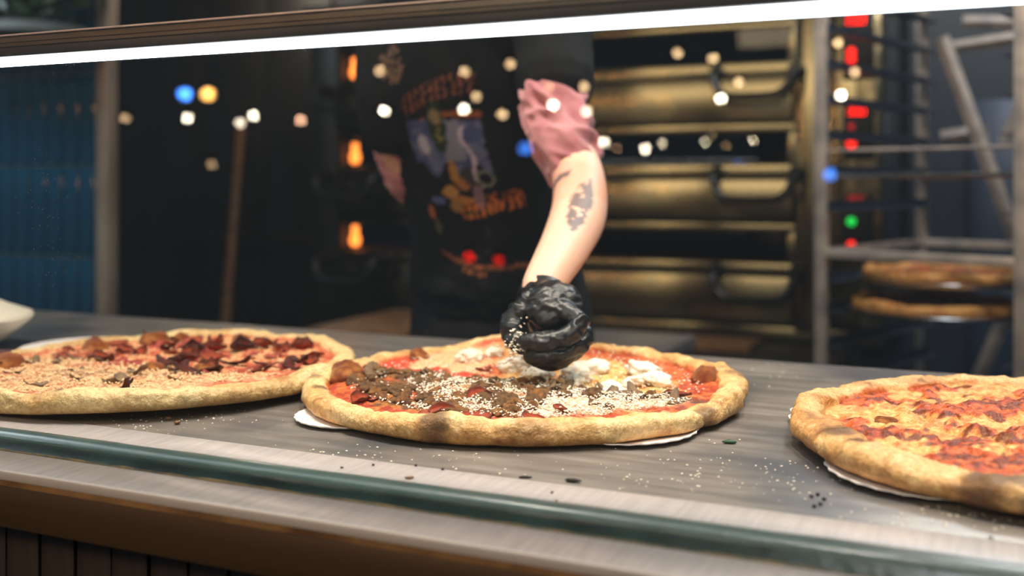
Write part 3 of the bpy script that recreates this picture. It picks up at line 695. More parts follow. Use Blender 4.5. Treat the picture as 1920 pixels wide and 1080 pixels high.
for i, (px, py, lab) in enumerate(((316, 788, 'reddish brown crumb just below the left pizza, the upper of two'), (333, 796, 'reddish brown crumb just below the left pizza, the lower of two'))):
    crumb(px, py, .007, .0045, 'char' if i > 5 else 'wood_mid', lab, 'crumb', 'pizza_crumb', i, 'brown crumbs below the left pizza')
for i, (px, py) in enumerate(((641, 881), (700, 876), (780, 877), (830, 884), (1035, 928), (1043, 944))):
    crumb(px, py, .003, .0022, 'char', 'tiny dark crumb on the steel below the middle pizza', 'crumb', 'burnt_crumb', i, 'dark specks below the middle pizza', .0012)
crumb(768, 901, .009, .003, 'wood_mid', 'light brown crumb on the pale strip below the middle pizza', 'crumb', 'pizza_crumb', .3, None, .0012)

# ------------------------------------------------------------------ white dish at the far left
q = PC(-92, 654, .0)
b = thing('serving_bowl', 'cream bowl with a flared rim at the left edge behind the left pizza', 'bowl', (q.x, q.y, CT))
MB().lathe([(.045, 0), (.060, .003), (.075, .014), (.108, .040), (.112, .046), (.109, .051), (.080, .062), (.05, .076), (.02, .080)], 48).build('body', M['white_plastic'], b)
q2 = Vector((q.x, q.y, 0)); dq = thing('squeeze_bottle', 'whitish squeeze bottle standing on the cream bowl at the left edge', 'bottle', (q.x, q.y, CT+.080))
MB().lathe([(.034, 0), (.036, .004), (.036, .085), (.030, .100), (.028, .104)], 32).build('body', M['white_plastic'], dq)
MB().lathe([(.029, .102), (.030, .118), (.010, .130), (.004, .16)], 24).build('nozzle', M['white_plastic'], dq)

# ------------------------------------------------------------------ deck oven
OY = 3.3
def ox(px): return onY(px, HZ, OY).x
def oz(py, px=1300): return onY(px, py, OY).z
X0, X1, XW0, XW1, XP = ox(585), ox(1530), ox(640), ox(1484), ox(1655)
ov = thing('deck_oven', 'large triple-deck steel pizza oven behind the worker with black handles and lit windows', 'oven', ((X0+XP)/2, OY, 0))
ox_, oy_ = (X0+XP)/2, OY
def OB(a, b, bev=0): return MB().box((a[0]-ox_, a[1]-oy_, a[2]), (b[0]-ox_, b[1]-oy_, b[2]), bev=bev)
OB((X0, OY+.62, oz(632)), (XP, OY+1.15, oz(-40))).build('casing', M['oven_dark'], ov)
OB((XW1+.01, OY-.012, oz(612)), (X1+.01, OY+.7, oz(-40)), .004).build('corner_post', M['oven_steel'], ov)
OB((X0, OY-.012, oz(612)), (XW0-.012, OY+.7, oz(-40)), .004).build('corner_post', M['oven_dark'], ov)
OB((X0, OY-.06, oz(20)), (X1, OY+.7, oz(-40)), .006).build('hood', M['oven_dark'], ov)
OB((X0, OY-.01, oz(628)), (XP, OY+.9, oz(604)), .004).build('base_plinth', M['wood_mid'] if False else M['oven_steel'], ov)
hm = MB()
pts = [(0, 0, 0), (0, -.05, -.002), (0, -.075, -.015), (.012, -.082, -.05), (.035, -.085, -.072), (.07, -.086, -.080), (.17, -.086, -.080), (.205, -.085, -.072), (.228, -.082, -.05), (.24, -.075, -.015), (.24, -.05, -.002), (.24, 0, 0)]
pp = spline(pts, 4); hm.tube(pp, .0115, 10)
for xx in (0, .24): hm.lathe([(.024, 0), (.026, .01), (.02, .03)], 16, M=Matrix.Translation((xx, 0, 0)) @ Matrix.Rotation(PI/2, 4, 'X'))
hme = hm.mesh('handle'); hme.materials.append(M['handle'])
decks = [(48, 60, 122, 152, 232), (235, 249, 308, 336, 413), (418, 432, 487, 512, 598)]
bulbm = emis('oven_lamp_glow', (255, 150, 70), 9)
for i, (ya, yb, yc, yd, ye) in enumerate(decks):
    OB((XW0-.012, OY-.004, oz(yb)), (XW1+.010, OY+.1, oz(ya)), .002).build('deck_trim', M['oven_steel'], ov)
    OB((XW1-.012, OY-.006, oz(yc)), (XW1+.010, OY+.1, oz(yb)), .002).build('window_frame', M['oven_steel'], ov)
    # baking chamber behind the window
    za, zb = oz(yc), oz(yb); ch = MB()
    x0, x1 = XW0, XW1-.012
    for (aa, bb) in (((x0, OY+.55, za-.01), (x1, OY+.6, zb+.01)), ((x0, OY+.0, zb), (x1, OY+.6, zb+.012)), ((x0-.012, OY, za), (x0, OY+.6, zb)), ((x1, OY+.1, za), (x1+.01, OY+.6, zb))):
        ch.box((aa[0]-ox_, aa[1]-oy_, aa[2]), (bb[0]-ox_, bb[1]-oy_, bb[2]))
    ch.build('baking_chamber', M['oven_dark'], ov)
    OB((x0, OY+.01, za-.02), (x1, OY+.6, za)).build('hearth_stone', M['brick_hearth'], ov)
    OB((x0, OY+.004, za), (x1, OY+.010, zb)).build('window_pane', M['oven_glass'], ov)
    lp = onY(666, (yb+yc)/2, OY+.05)
    zc = (za+zb)/2
    MB().lathe([(.010, -.038), (.017, -.030), (.020, -.012), (.013, .006), (.011, .018), (.014, .028), (.009, .038)], 16, (lp.x-ox_, OY+.05-oy_, zc)).build('oven_lamp', bulbm, ov)
    # the door
    dz0, dz1 = oz(ye)+.004, oz(yc)-.003
    dr = OB((XW0-.008, OY-.03, dz0), (XW1+.006, OY+.02, oz(yd)-.002), .003).build('door', M['oven_steel'], ov)
    OB((XW0-.008, OY-.024, oz(yd)+.005), (XW1+.006, OY+.02, dz1), .003).build('door_top', M['oven_steel'], dr)
    OB((XW0-.008, OY-.014, oz(yd)-.004), (XW1+.006, OY+.018, oz(yd)+.007)).build('door_seam', M['oven_gap'], dr)
    hz_ = oz((yc+yd)/2+4)
    for hx in (ox(1350), ox(620)):
        o = link('handle', hme, None, dr, (hx-ox_, -.026, hz_)); o['label'] = 'black bowed handle'
    OB((XW0-.012, OY-.004, oz(ye+3)), (XW1+.010, OY+.3, oz(ye-2))).build('deck_gap', M['oven_gap'], ov)
# control column on the right
OB((X1+.012, OY-.006, oz(612, 1600)), (XP, OY+.64, oz(-40, 1600)), .004).build('control_column', M['oven_steel'], ov)
red = emis('red_display', (255, 30, 18), 2.2); grn = emis('green_lamp', (20, 200, 70), 1.5); redd = emis('red_display_dim', (190, 30, 20), .9)
SEG = {'0': 'abcdef', '1': 'bc', '2': 'abged', '3': 'abgcd', '4': 'fgbc', '5': 'afgcd', '8': 'abcdefg', '9': 'abcdfg', '7': 'abc'}
def digits(txt, c, h, m_, parent):
    w = h*.5; th2 = h*.13; mb = MB(); x = c[0]-len(txt)*w*.75
    for ch_ in txt:
        for s_ in SEG[ch_]:
            (ax, az, bx, bz) = {'a': (0, 1, 1, 1), 'b': (1, .5, 1, 1), 'c': (1, 0, 1, .5), 'd': (0, 0, 1, 0), 'e': (0, 0, 0, .5), 'f': (0, .5, 0, 1), 'g': (0, .5, 1, .5)}[s_]
            mb.box((x+ax*w-th2/2, c[1]-.003, c[2]+(az-.5)*h-th2/2), (x+bx*w+th2/2, c[1], c[2]+(bz-.5)*h+th2/2))
        x += w*1.5
    return mb.build('display_digits', m_, parent)
for (y0, y1, y2, dtx, dg_, lm) in ((12, 75, 150, '288', 37, ((98, red, .013), (112, red, .013))), (188, 212, 300, '300', 207, ((238, redd, .009), (270, red, .014))), (362, 388, 470, '255', 376, ((415, grn, .013), (459, red, .012)))):
    p0 = onY(1580, y2, OY); p1 = onY(1640, y0, OY)
    pn = OB((p0.x, OY-.012, onY(1600, y2, OY).z), (p1.x, OY-.004, onY(1600, y0, OY).z), .002).build('control_panel', M['oven_dark'], ov)
    dd = onY(1608, dg_, OY); digits(dtx, (dd.x-ox_, -.013, dd.z), .024, red if dg_ != 376 else redd, pn)
    for (ly, lm_, rad) in lm:
        l_ = onY(1597, ly, OY)
        MB().lathe([(rad, 0), (rad*.9, .006), (rad*.4, .008)], 16, M=Matrix.Translation((l_.x-ox_, -.012, l_.z)) @ Matrix.Rotation(PI/2, 4, 'X')).build('indicator_lamp', lm_, pn)
for xx in (X0+.1, (X0+XP)/2, XP-.1):
    for yy in (OY+.08, OY+1.0): MB().box((xx-.03-ox_, yy-.03-oy_, 0), (xx+.03-ox_, yy+.03-oy_, oz(626)), bev=.003).build('leg', M['oven_dark'], ov)

for (lx, ly) in ((-2.12, 4.3), (-.31, 4.3), (-3.3, 4.2)):
    b_ = thing('ceiling_globe', 'white globe lamp hanging at the back of the kitchen above the frame', 'lamp', (lx, ly, 2.2), 0, 'globe lamps at the back of the kitchen')
    MB().lathe([(.06*math.sin(a), -.06*math.cos(a)) for a in [PI*q/12 for q in range(1, 12)]], 20).build('globe', emis('globe_light', (255, 236, 214), 70), b_)
    MB().lathe([(.02, .055), (.022, .08), (.006, .09), (.004, .70)], 12).build('cord', M['handle'], b_)

# low wooden bench left behind the worker, and steel prep table right behind
def table(name, lab, x0, x1, y0, y1, z, topm, legm):
    t_ = thing(name, lab, 'table', ((x0+x1)/2, (y0+y1)/2, 0)); ax, ay = (x0+x1)/2, (y0+y1)/2
    MB().box((x0-ax, y0-ay, z-.035), (x1-ax, y1-ay, z), bev=.004).build('tabletop', M[topm], t_)
    for sx_ in (x0+.03, x1-.03):
        for sy_ in (y0+.03, y1-.03): MB().box((sx_-.018-ax, sy_-.018-ay, 0), (sx_+.018-ax, sy_+.018-ay, z-.035), bev=.002).build('leg', M[legm], t_)
    return t_
pl = onY(622, 604, 2.55); pr = onY(790, 604, 2.55)
table('work_bench', 'low warm wooden bench top seen between the counter and the oven', pl.x, pr.x, 2.42, 2.9, pl.z, 'wood_mid', 'oven_dark')
pl = onY(1020, 622, 2.35); pr = onY(1285, 640, 2.35)
table('prep_table', 'dark steel prep table behind the worker to the right', pl.x, pr.x, 2.0, 2.45, pl.z, 'counter', 'oven_dark')
pl = onY(1250, 612, 3.0); pr = onY(1405, 612, 3.0)
pe = thing('pizza_board', 'warm wooden board lying in front of the bottom oven deck', 'board', ((pl.x+pr.x)/2, 3.08, oz(628)))
table('landing_shelf', 'narrow black shelf table in front of the oven holding a wooden board', pl.x-.5, pr.x+.25, 2.95, 3.22, oz(628)-.0, 'oven_dark', 'oven_dark')
MB().box((-(pr.x-pl.x)/2, -.10, 0), ((pr.x-pl.x)/2, .10, .02), bev=.004).build('board', M['wood_mid'], pe)

# leaning peel with a long wooden shaft
a = onY(415, 700, 3.1); bq = onY(452, 232, 4.45)
pz = thing('pizza_peel', 'long wooden peel shaft leaning on the dark wall left of the oven', 'peel', (a.x, a.y, a.z))
A_ = Vector(a); B_ = Vector(bq); dirn = (B_-A_).normalized(); low = A_-dirn*(A_.z/dirn.z)+dirn*.02
MB().tube([low-A_, Vector((0, 0, 0)), B_-A_], .021, 12).build('shaft', M['wood_mid'], pz)
MB().box((-.12, -.008, 0), (.12, .008, .30), bev=.006, M=Matrix.Translation(low-A_) @ dirn.to_track_quat('Z', 'Y').to_matrix().to_4x4()).build('blade', M['wood_mid'], pz)

# planter and foliage above the tiled wall
q = onY(60, 70, 2.45)
pt = thing('trailing_plant', 'dark green leafy plant in a grey planter high on the tiled wall', 'plant', (q.x, 2.44, q.z))
MB().lathe([(.05, -.03), (.16, -.02), (.20, .0), (.19, .025), (.12, .04), (.02, .045)], 32).build('planter', M['planter'], pt)
MB().box((-.30, -.10, -.045), (.26, .135, -.030), bev=.003).build('bracket_shelf', M['planter'], pt)
lm_ = MB(); lm_.add([(0, 0, 0), (.006, .008, .003), (.004, .022, .004), (0, .03, 0), (-.004, .022, .004), (-.006, .008, .003), (0, .012, -.002)], [(0, 1, 6), (1, 2, 6), (2, 3, 6), (3, 4, 6), (4, 5, 6), (5, 0, 6)])
lmesh = lm_.mesh('leaf'); lmesh.materials.append(M['leaf'])
for i in range(290):
    o = link('leaf', lmesh, None, pt, (rnd.uniform(-.28, .26), rnd.uniform(-.14, .10), rnd.uniform(.045, .26))); s_ = rnd.uniform(1.4, 2.8); o.scale = (s_, s_, s_)
    o.rotation_euler = (rnd.uniform(-1.6, 1.6), rnd.uniform(-1.6, 1.6), rnd.uniform(0, 6.28))
mb = MB()
for i in range(30):
    x, y = rnd.uniform(-.24, .22), rnd.uniform(-.12, .09); mb.tube([(x*.3, y*.3, .03), (x*.8, y*.8, .12), (x, y, rnd.uniform(.16, .27))], .0025, 5)
mb.build('stems', M['leaf'], pt)

# ------------------------------------------------------------------ rolling pan rack
rt0 = 2.48; ar = math.radians(46.4)
lf = Vector(((1540-960)/F*0, 0, 0))
t0 = 2.6                                                            # depth of the left front post
u0, u1 = (1541-960)/F, (1917-960)/F
fx, fz = math.cos(math.radians(43.6)), -math.sin(math.radians(43.6))  # along the front, to the right and nearer
Wd = (u1*t0-u0*t0)/(fx-u1*fz)
sx_, sz_ = .725, .689
ub = (1748-960)/F
Ld = (ub*t0-u0*t0)/(sx_-ub*sz_)
O = W3(u0*t0, t0, 0); EX = (W3(fx, fz, 0)).normalized(); EY = (W3(sx_, sz_, 0)).normalized()
rk = thing('pan_rack', 'tall aluminium pan rack on the right holding two pizzas on round pans', 'rack', (O.x, O.y, 0), math.atan2(EX.y, EX.x))
def rz(py, px, dep=None): return P(px, py, dep or t0).z
ztop = 1.86
for (xx, yy) in ((0, 0), (Wd, 0), (0, Ld), (Wd, Ld)):
    MB().box((xx-.014, yy-.014, .08), (xx+.014, yy+.014, ztop), bev=.002).build('post', M['rack'], rk)
    MB().lathe([(.02, -.012), (.045, -.01), (.045, .01), (.02, .012)], 20, M=Matrix.Translation((xx, yy, .045)) @ Matrix.Rotation(PI/2, 4, 'Y')).build('caster', M['handle'], rk)
zb = rz(474, 1545)
for zz in (zb, .12, ztop-.015):
    for yy in (0, Ld): MB().box((0, yy-.012, zz-.011), (Wd, yy+.012, zz+.011), bev=.002).build('crossbar', M['rack'], rk)
    for xx in (0, Wd): MB().box((xx-.012, 0, zz-.011), (xx+.012, Ld, zz+.011), bev=.002).build('crossbar', M['rack'], rk)
run = MB(); run.box((-.016, .0, -.002), (.016, Ld, .001)); run.box((-.016, 0, 0), (-.013, Ld, .022)); rme = run.mesh('runner'); rme.materials.append(M['runner'])
zp1, zp2 = rz(540, 1700, 2.42), rz(601, 1700, 2.42)
levels = [zp2-.087*k for k in range(1, 6)]+[zp2, zp1]+[zp1+.087*k for k in range(2, 12)]
for zz in levels:
    if zz > ztop-.05: continue
    link('runner', rme, None, rk, (.030, 0, zz)); o = link('runner', rme, None, rk, (Wd-.030, Ld, zz)); o.rotation_euler = (0, 0, PI)
# wire shelf rods
for py in (283, 330):
    zz = rz(py, 1545); nm = MB()
    nm.tube([(0, .004, zz), (Wd, .004, zz)], .0042 if py == 283 else .006, 8); nm.build('wire_rod', M['rack'] if py == 283 else M['pan'], rk)
def rackcol(X, Y, rf, isc, Z, ph):
    n = fbm(X, Y, 0, 26, 351, 4); nb = fbm(X, Y, 0, 80, 352, 3)
    c = mixc(np.zeros(X.shape+(3,))+(190, 96, 44), (90, 34, 20), sm(.4, .58, nb)); c = mixc(c, (210, 150, 80), sm(.58, .66, n))
    k = crustcol(X, Y, Z, ph, 361, (224, 168, 96), (198, 132, 64), (110, 60, 28), .06)
    return c*(1-isc[..., None])+k*isc[..., None]
Rm = rk.matrix_basis if False else Matrix.Translation((O.x, O.y, 0)) @ Matrix.Rotation(math.atan2(EX.y, EX.x), 4, 'Z')
for i, zz in enumerate((zp1, zp2)):
    cc = Rm @ Vector((Wd/2+(.004 if i == 0 else -.012), (.175, .150)[i], zz+.0025))
    RPn = Wd/2-.028
    lab = ('upper', 'lower')[i]
    p_ = MB().lathe([(.01, 0), (RPn-.006, 0), (RPn, .006), (RPn+.004, .009), (RPn+.003, .010), (RPn-.002, .007), (RPn-.008, .002), (.01, .002)], 64).build('round_pan', M['pan'])
    p_.location = cc; tag(p_, f'{lab} round aluminium pan on the rack runners', 'pan', 'round pans in the rack')
    inv = (cc.x*ct+cc.y*st, -cc.x*st+cc.y*ct)
    pizza('pizza', f'{lab} baked pizza in the rack with browned crust and dark topping', inv[0], inv[1], RPn-.012, 71+i, rackcol,
          lambda u, v: .012*(fbm(u, v, 0, 40, 341, 3)-.5), dict(w=.035, h=.030), lambda u, v: 0*u, lift=.0028, group='baked pizzas in the rack', na=220, nr=40, top=cc.z)
# stepladder and door behind the rack
def seg(a, b, w, nm, m_, par, org, dp=.02):
    A_, B_ = Vector(a)-org, Vector(b)-org; MB().tube([A_, B_], w, 4, ref=(0, 1, 0), ry=dp).build(nm, m_, par)
lo = onY(1790, 700, 3.3); org = Vector((lo.x, 3.5, 0))
ld = thing('step_ladder', 'folded aluminium step ladder standing open behind the pan rack', 'ladder', tuple(org))
def dn(a, b): a, b = Vector(a), Vector(b); d = (b-a)/(b.z-a.z); return a-d*(a.z-.01)
tp = onY(1766, 70, 3.3); md = onY(1905, 450, 3.3)
seg(tp, dn(tp, md), .017, 'front_stile', M['rack'], ld, org)
tp2 = onY(1895, 95, 3.5); seg(onY(1778, 90, 3.45), onY(1990, 58, 3.45), .02, 'top_step', M['rack'], ld, org, .018)
bk = onY(1960, 90, 3.8); b2 = onY(1893, 245, 3.8)
seg(bk, b2+(b2-bk)*.15, .016, 'rear_stile', M['rack'], ld, org); b3 = onY(1885, 590, 3.6)
seg(b3, dn(b3, onY(1838, 700, 3.6)), .016, 'rear_stile', M['rack'], ld, org)
seg(onY(1765, 258, 3.4), onY(1815, 250, 3.4), .017, 'spreader_bar', M['rack'], ld, org)
seg(onY(1805, 41, 3.6), onY(1900, 42, 3.6), .016, 'upper_bar', M['rack'], ld, org)
p0 = onY(1818, 440, 4.4); p1 = onY(1990, 182, 4.4)
fr = thing('storage_cabinet', 'blue grey cabinet door against the navy wall behind the rack', 'cabinet', ((p0.x+p1.x)/2, 4.45, 0)); fc = (p0.x+p1.x)/2
MB().box((p0.x-fc, -.03, .1), (p1.x-fc, .08, p1.z), bev=.006).build('body', M['fridge'], fr)
MB().box((p0.x-fc+.02, -.05, .14), (p1.x-fc-.02, -.03, p1.z-.03), bev=.006).build('door', M['fridge'], fr)
MB().tube([(p0.x-fc+.06, -.075, p1.z-.25), (p0.x-fc+.06, -.075, p1.z-.10)], .008, 8).build('handle', M['rack'], fr)

# ------------------------------------------------------------------ worker
def C3(px, py, t): p = P(px, py, t); return (p.x, p.y, p.z)
wk_o = Vector((-.80, 1.78, 0))
wk = thing('person', 'person in printed black t-shirt and apron reaching a gloved hand over the middle pizza', 'person', tuple(wk_o))
def K(p, a, b): return (p[0]-wk_o.x, p[1]-wk_o.y, p[2], a, b)
HX = -.835
Sl = C3(1032, 20, 1.665); Mu = C3(1040, 150, 1.60); El = C3(1082, 325, 1.485); F1 = C3(1086, 395, 1.42); Wr = C3(1017, 535, 1.265)
Sr = (-.945, 1.60, CZ+.262); Mr = C3(735, 200, 1.83); Er = C3(786, 345, 1.95); Wr2 = (-.95, 1.94, CZ-.12); Wr3 = (-.88, 1.98, CZ-.20)
body = MB()
limb(body, [K((HX, 1.80, .86), .150, .105), K((HX, 1.78, 1.02), .140, .100), K((HX, 1.72, 1.16), .125, .092), K((-.825, 1.64, 1.30), .140, .100), K((-.81, 1.595, 1.39), .125, .072), K((-.80, 1.575, 1.43), .07, .05)], 28, (1, 0, 0))
limb(body, [K((-.79, 1.565, 1.44), .06, .06), K((-.785, 1.53, 1.50), .050, .055), K((-.78, 1.505, 1.55), .048, .052)], 20)
# head: skull, jaw, nose, ears, looking down at the pizza
hc_ = Vector((-.775, 1.47, 1.625)); 
limb(body, [K(hc_+Vector((0, .03, .045)), .066, .076), K(hc_+Vector((0, .01, .0)), .074, .090), K(hc_+Vector((0, -.022, -.055)), .052, .062)], 24)
limb(body, [K(hc_+Vector((0, -.080, .012)), .008, .008), K(hc_+Vector((0, -.102, -.022)), .012, .012)], 12)
limb(body, [K(hc_+Vector((-.016, -.082, -.048)), .006, .007), K(hc_+Vector((0, -.089, -.050)), .008, .008), K(hc_+Vector((.016, -.082, -.048)), .006, .007)], 10, (0, 0, 1))
for s_ in (-1, 1): limb(body, [K(hc_+Vector((s_*.078, .005, .015)), .006, .016), K(hc_+Vector((s_*.080, .004, -.018)), .005, .011)], 10, (1, 0, 0))
# arms
limb(body, [K((-.70, 1.58, 1.43), .05, .05), K(Sl, .052, .052), K(Mu, .028, .030), K(C3(1052, 250, 1.545), .027, .030), K(El, .034, .038), K(F1, .0385, .036), K(C3(1060, 460, 1.35), .033, .031), K(Wr, .0255, .0215), K(C3(1014, 560, 1.24), .026, .018)], 24, (1, 0, 0))
limb(body, [K((-.88, 1.60, 1.42), .05, .05), K(Sr, .052, .052), K(Mr, .042, .044), K(Er, .038, .038), K(Wr2, .030, .028), K(Wr3, .026, .02)], 24)
limb(body, [K(Wr3, .026, .020), K((-.87, 2.00, CZ-.24), .040, .016), K((-.83, 1.98, CZ-.26), .034, .013)], 16)
for s_ in (-1, 1):
    limb(body, [K((HX+s_*.075, 1.80, .86), .085, .09), K((HX+s_*.085, 1.79, .62), .068, .072), K((HX+s_*.09, 1.80, .46), .052, .056), K((HX+s_*.095, 1.83, .28), .052, .054), K((HX+s_*.095, 1.85, .09), .034, .038)], 20)
    limb(body, [K((HX+s_*.095, 1.86, .05), .034, .03), K((HX+s_*.10, 1.75, .035), .036, .022)], 14)
bme = remesh(body, .0042, 3)
c = coords(bme); wx = c+np.array(wk_o)
rgb = np.zeros(c.shape)+(232, 186, 162)
n = fbm(wx[:, 0], wx[:, 1], wx[:, 2], 18, 5, 3); rgb = mixc(rgb, (222, 160, 136), sm(.4, .65, n)*.7)
# ink on the forearm
rc = wx[:, 0]*ct+wx[:, 1]*st; tc_ = -wx[:, 0]*st+wx[:, 1]*ct
fa, fb = np.array(El), np.array(Wr); ax = (fb-fa)/np.linalg.norm(fb-fa); s_al = (wx-fa)@ax; Lf = np.linalg.norm(fb-fa)
side = np.cross(ax, np.array([-st, ct, 0])); side /= np.linalg.norm(side); s_sd = (wx-fa)@side; frn = (wx-fa)@np.cross(side, ax)
sg = 1 if (np.array(C3(1120, 400, 1.42))-fa)@side > 0 else -1
s_sd = s_sd*sg; dep = (wx-fa)@np.array([-st, ct, 0])
axp = s_al/Lf
front_mask = (np.abs(s_sd) < .06) & (s_al > -.02) & (s_al < .27) & (normals(bme)@np.array([-st, ct, 0]) < .1)
n1 = fbm(s_sd*1.0, s_al*.5, 0, 160, 9, 3)
cen = .015-.010*(axp-.3)
wid = .0155*np.sin(np.clip((axp-.20)/.46, 0, 1)*PI)**.7
ink = (np.abs(s_sd-cen) < wid*(.6+.8*n1)) & (n1 < .66)
ink2 = (np.abs(s_sd+.022) < .010) & (np.abs(axp-.17-.6*(s_sd+.022)) < .025)
inkm = (front_mask & (ink | ink2)).astype(float)
rgb = mixc(rgb, (92, 84, 86), inkm*.8)
# eyes and lips
for s_ in (-1, 1):
    e_ = np.array(hc_)+np.array([s_*.03, -.078, .012]); rgb = mixc(rgb, (40, 30, 28), (np.linalg.norm(wx-e_, axis=1) < .014).astype(float))
rgb = mixc(rgb, (176, 98, 92), (np.linalg.norm((wx-np.array(hc_+Vector((0, -.086, -.05))))/np.array([2, 1, .8]), axis=1) < .010).astype(float))
setcol(bme, rgb); link('body', bme, M['skin'], wk)
# hair
hb = MB(); limb(hb, [K(hc_+Vector((0, .05, .035)), .074, .080), K(hc_+Vector((0, .02, .058)), .074, .085), K(hc_+Vector((0, -.03, .075)), .055, .045)], 24)
hme_ = remesh(hb, .006, 2); cc = coords(hme_); displace(hme_, .006*(fbm(cc[:, 0], cc[:, 1], cc[:, 2]*.4, 90, 3, 3)-.5)); link('hair', hme_, M['hair'], wk)
# t-shirt with short sleeves
sh = MB()
limb(sh, [K((HX, 1.765, CT+.065), .166, .118), K((HX, 1.755, 1.06), .160, .112), K((HX, 1.70, 1.17), .150, .104), K((-.825, 1.635, 1.30), .160, .110), K((-.81, 1.59, 1.39), .156, .098), K((-.80, 1.565, 1.450), .085, .07)], 40, (1, 0, 0))
Su = tuple(np.array(Sl)*.0+np.array(C3(1042, 152, 1.597)))
limb(sh, [K((-.72, 1.58, 1.41), .07, .07), K(Sl, .066, .066), K(C3(1038, 90, 1.63), .062, .062), K(Su, .061, .062)], 28)
limb(sh, [K((-.86, 1.60, 1.41), .07, .07), K(Sr, .066, .066), K(C3(733, 160, 1.82), .060, .062), K(C3(735, 235, 1.83), .056, .058)], 28)
sme = remesh(sh, .0042, 3); c = coords(sme); wx = c+np.array(wk_o)
fold = fbm(wx[:, 0]*1.4, wx[:, 1], wx[:, 2]*.7, 14, 8, 3)-.5
rdg = 1-np.abs(2*fbm(wx[:, 0]*.7+wx[:, 2]*.5, wx[:, 1], wx[:, 2]*1.2, 16, 12, 2)-1)
displace(sme, fold*.016+(rdg-.8)*.010*sm(1.22, 1.0, wx[:, 2]))
wx = coords(sme)+np.array(wk_o); nn = normals(sme)
px = 850+(wx[:, 0]+.805)/.00094; py = 341-(wx[:, 2]-CZ)/.00085
fm = (nn[:, 1] < .25) & (px < 1000)
rgb = np.zeros(c.shape)+(17, 18, 20)
def pt_(mask, col, k=1.0):
    global rgb
    rgb = mixc(rgb, col, (mask & fm).astype(float)*k)
nz = fbm(px/100, py/100, 0, 7, 3, 3); nz2 = fbm(px/100, py/100, 0, 22, 4, 2)
# pale brown smoky figure at the shoulder
pt_((((px-745)/28)**2+((py-110)/42)**2 < 1.1*nz+.35) & (nz2 > .45), (104, 82, 66))
# arched illegible lettering
base = 205-.0*(px)-44*np.sin(np.clip((px-755)/160, 0, 1)*PI*.55)
inb = (px > 752) & (px < 908) & (py < base+12) & (py > base-26)
pt_(inb & (np.sin(px*.42+3*nz) > -.1) & (nz2 > .38), (112, 66, 48))
pt_((px > 755) & (px < 802) & (np.abs(py-(248-(px-755)*.62)) < 5), (156, 84, 46))
pt_((px > 838) & (px < 908) & (np.abs(py-212) < 5), (140, 80, 50))
blue = (px > 757) & (px < 903) & (py > 222) & (py < 318+14*np.sin(px*.12)) & ((py < 300) | (px > 775))
pt_(blue, (66, 76, 118)); pt_(blue & (nz > .52), (98, 104, 140)); pt_(blue & (px > 830) & (px < 866) & (py < 300), (124, 126, 150))
pt_(((px-787)/12)**2+((py-267)/19)**2 < 1, (178, 176, 196))
pt_(((px-823)/17)**2+((py-235)/50)**2 < 1, (40, 54, 38)); pt_(((px-823)/11)**2+((py-216)/14)**2 < 1, (134, 118, 86)); pt_((((px-826)/9)**2+((py-248)/16)**2 < 1) & (nz2 > .5), (120, 116, 70))
lx = np.interp(py, [235, 258, 285, 305, 330, 350], [868, 862, 876, 878, 868, 880]); pt_((np.abs(px-lx) < 3.5) & (py > 235) & (py < 352), (186, 176, 196))
pt_((np.abs(np.hypot(px-888, py-335)-14) < 2.5), (120, 124, 110))
for (a_, b_, ra, rb, cc_) in ((833, 322, 9, 22, (168, 122, 62)), (846, 345, 12, 12, (160, 108, 56)), (818, 362, 14, 12, (176, 130, 72)), (838, 378, 22, 9, (170, 110, 50)), (822, 388, 10, 16, (150, 112, 66)), (868, 372, 10, 26, (124, 100, 108)),
                              (790, 378, 14, 8, (92, 100, 150)), (768, 402, 8, 14, (164, 94, 54)), (775, 432, 7, 16, (80, 78, 54)), (858, 330, 10, 18, (60, 60, 60))):
    pt_((((px-a_)/ra)**2+((py-b_)/rb)**2 < .6+.9*nz), cc_)
bb = 412-(px-830)*.28; pt_((px > 830) & (px < 942) & (np.abs(py-bb+4) < 13) & (np.sin(px*.52+2.5*nz) > -.25) & (nz2 > .33), (206, 116, 44))
pt_((px > 880) & (px < 940) & (np.abs(py-bb+18) < 12) & (nz2 > .55), (186, 98, 36))
bt = np.interp(px, [772, 800, 850, 890, 940], [486, 503, 518, 517, 508]); pt_((px > 772) & (px < 940) & (np.abs(py-bt) < 5) & (np.sin(px*.75+2*nz) > -.35), (150, 88, 54))
pt_((px > 810) & (px < 860) & (np.abs(py-bt-13) < 4.5) & (np.sin(px*.8+2*nz) > -.3), (150, 88, 54))
pt_((np.abs(np.hypot((px-850)/.45, py-450)-48) < 4) & (nz > .45), (44, 56, 46))
setcol(sme, rgb); o = link('t_shirt', sme, M['tee'], wk); o['label'] = 'black t-shirt with a faded colourful front print'
cu = MB()
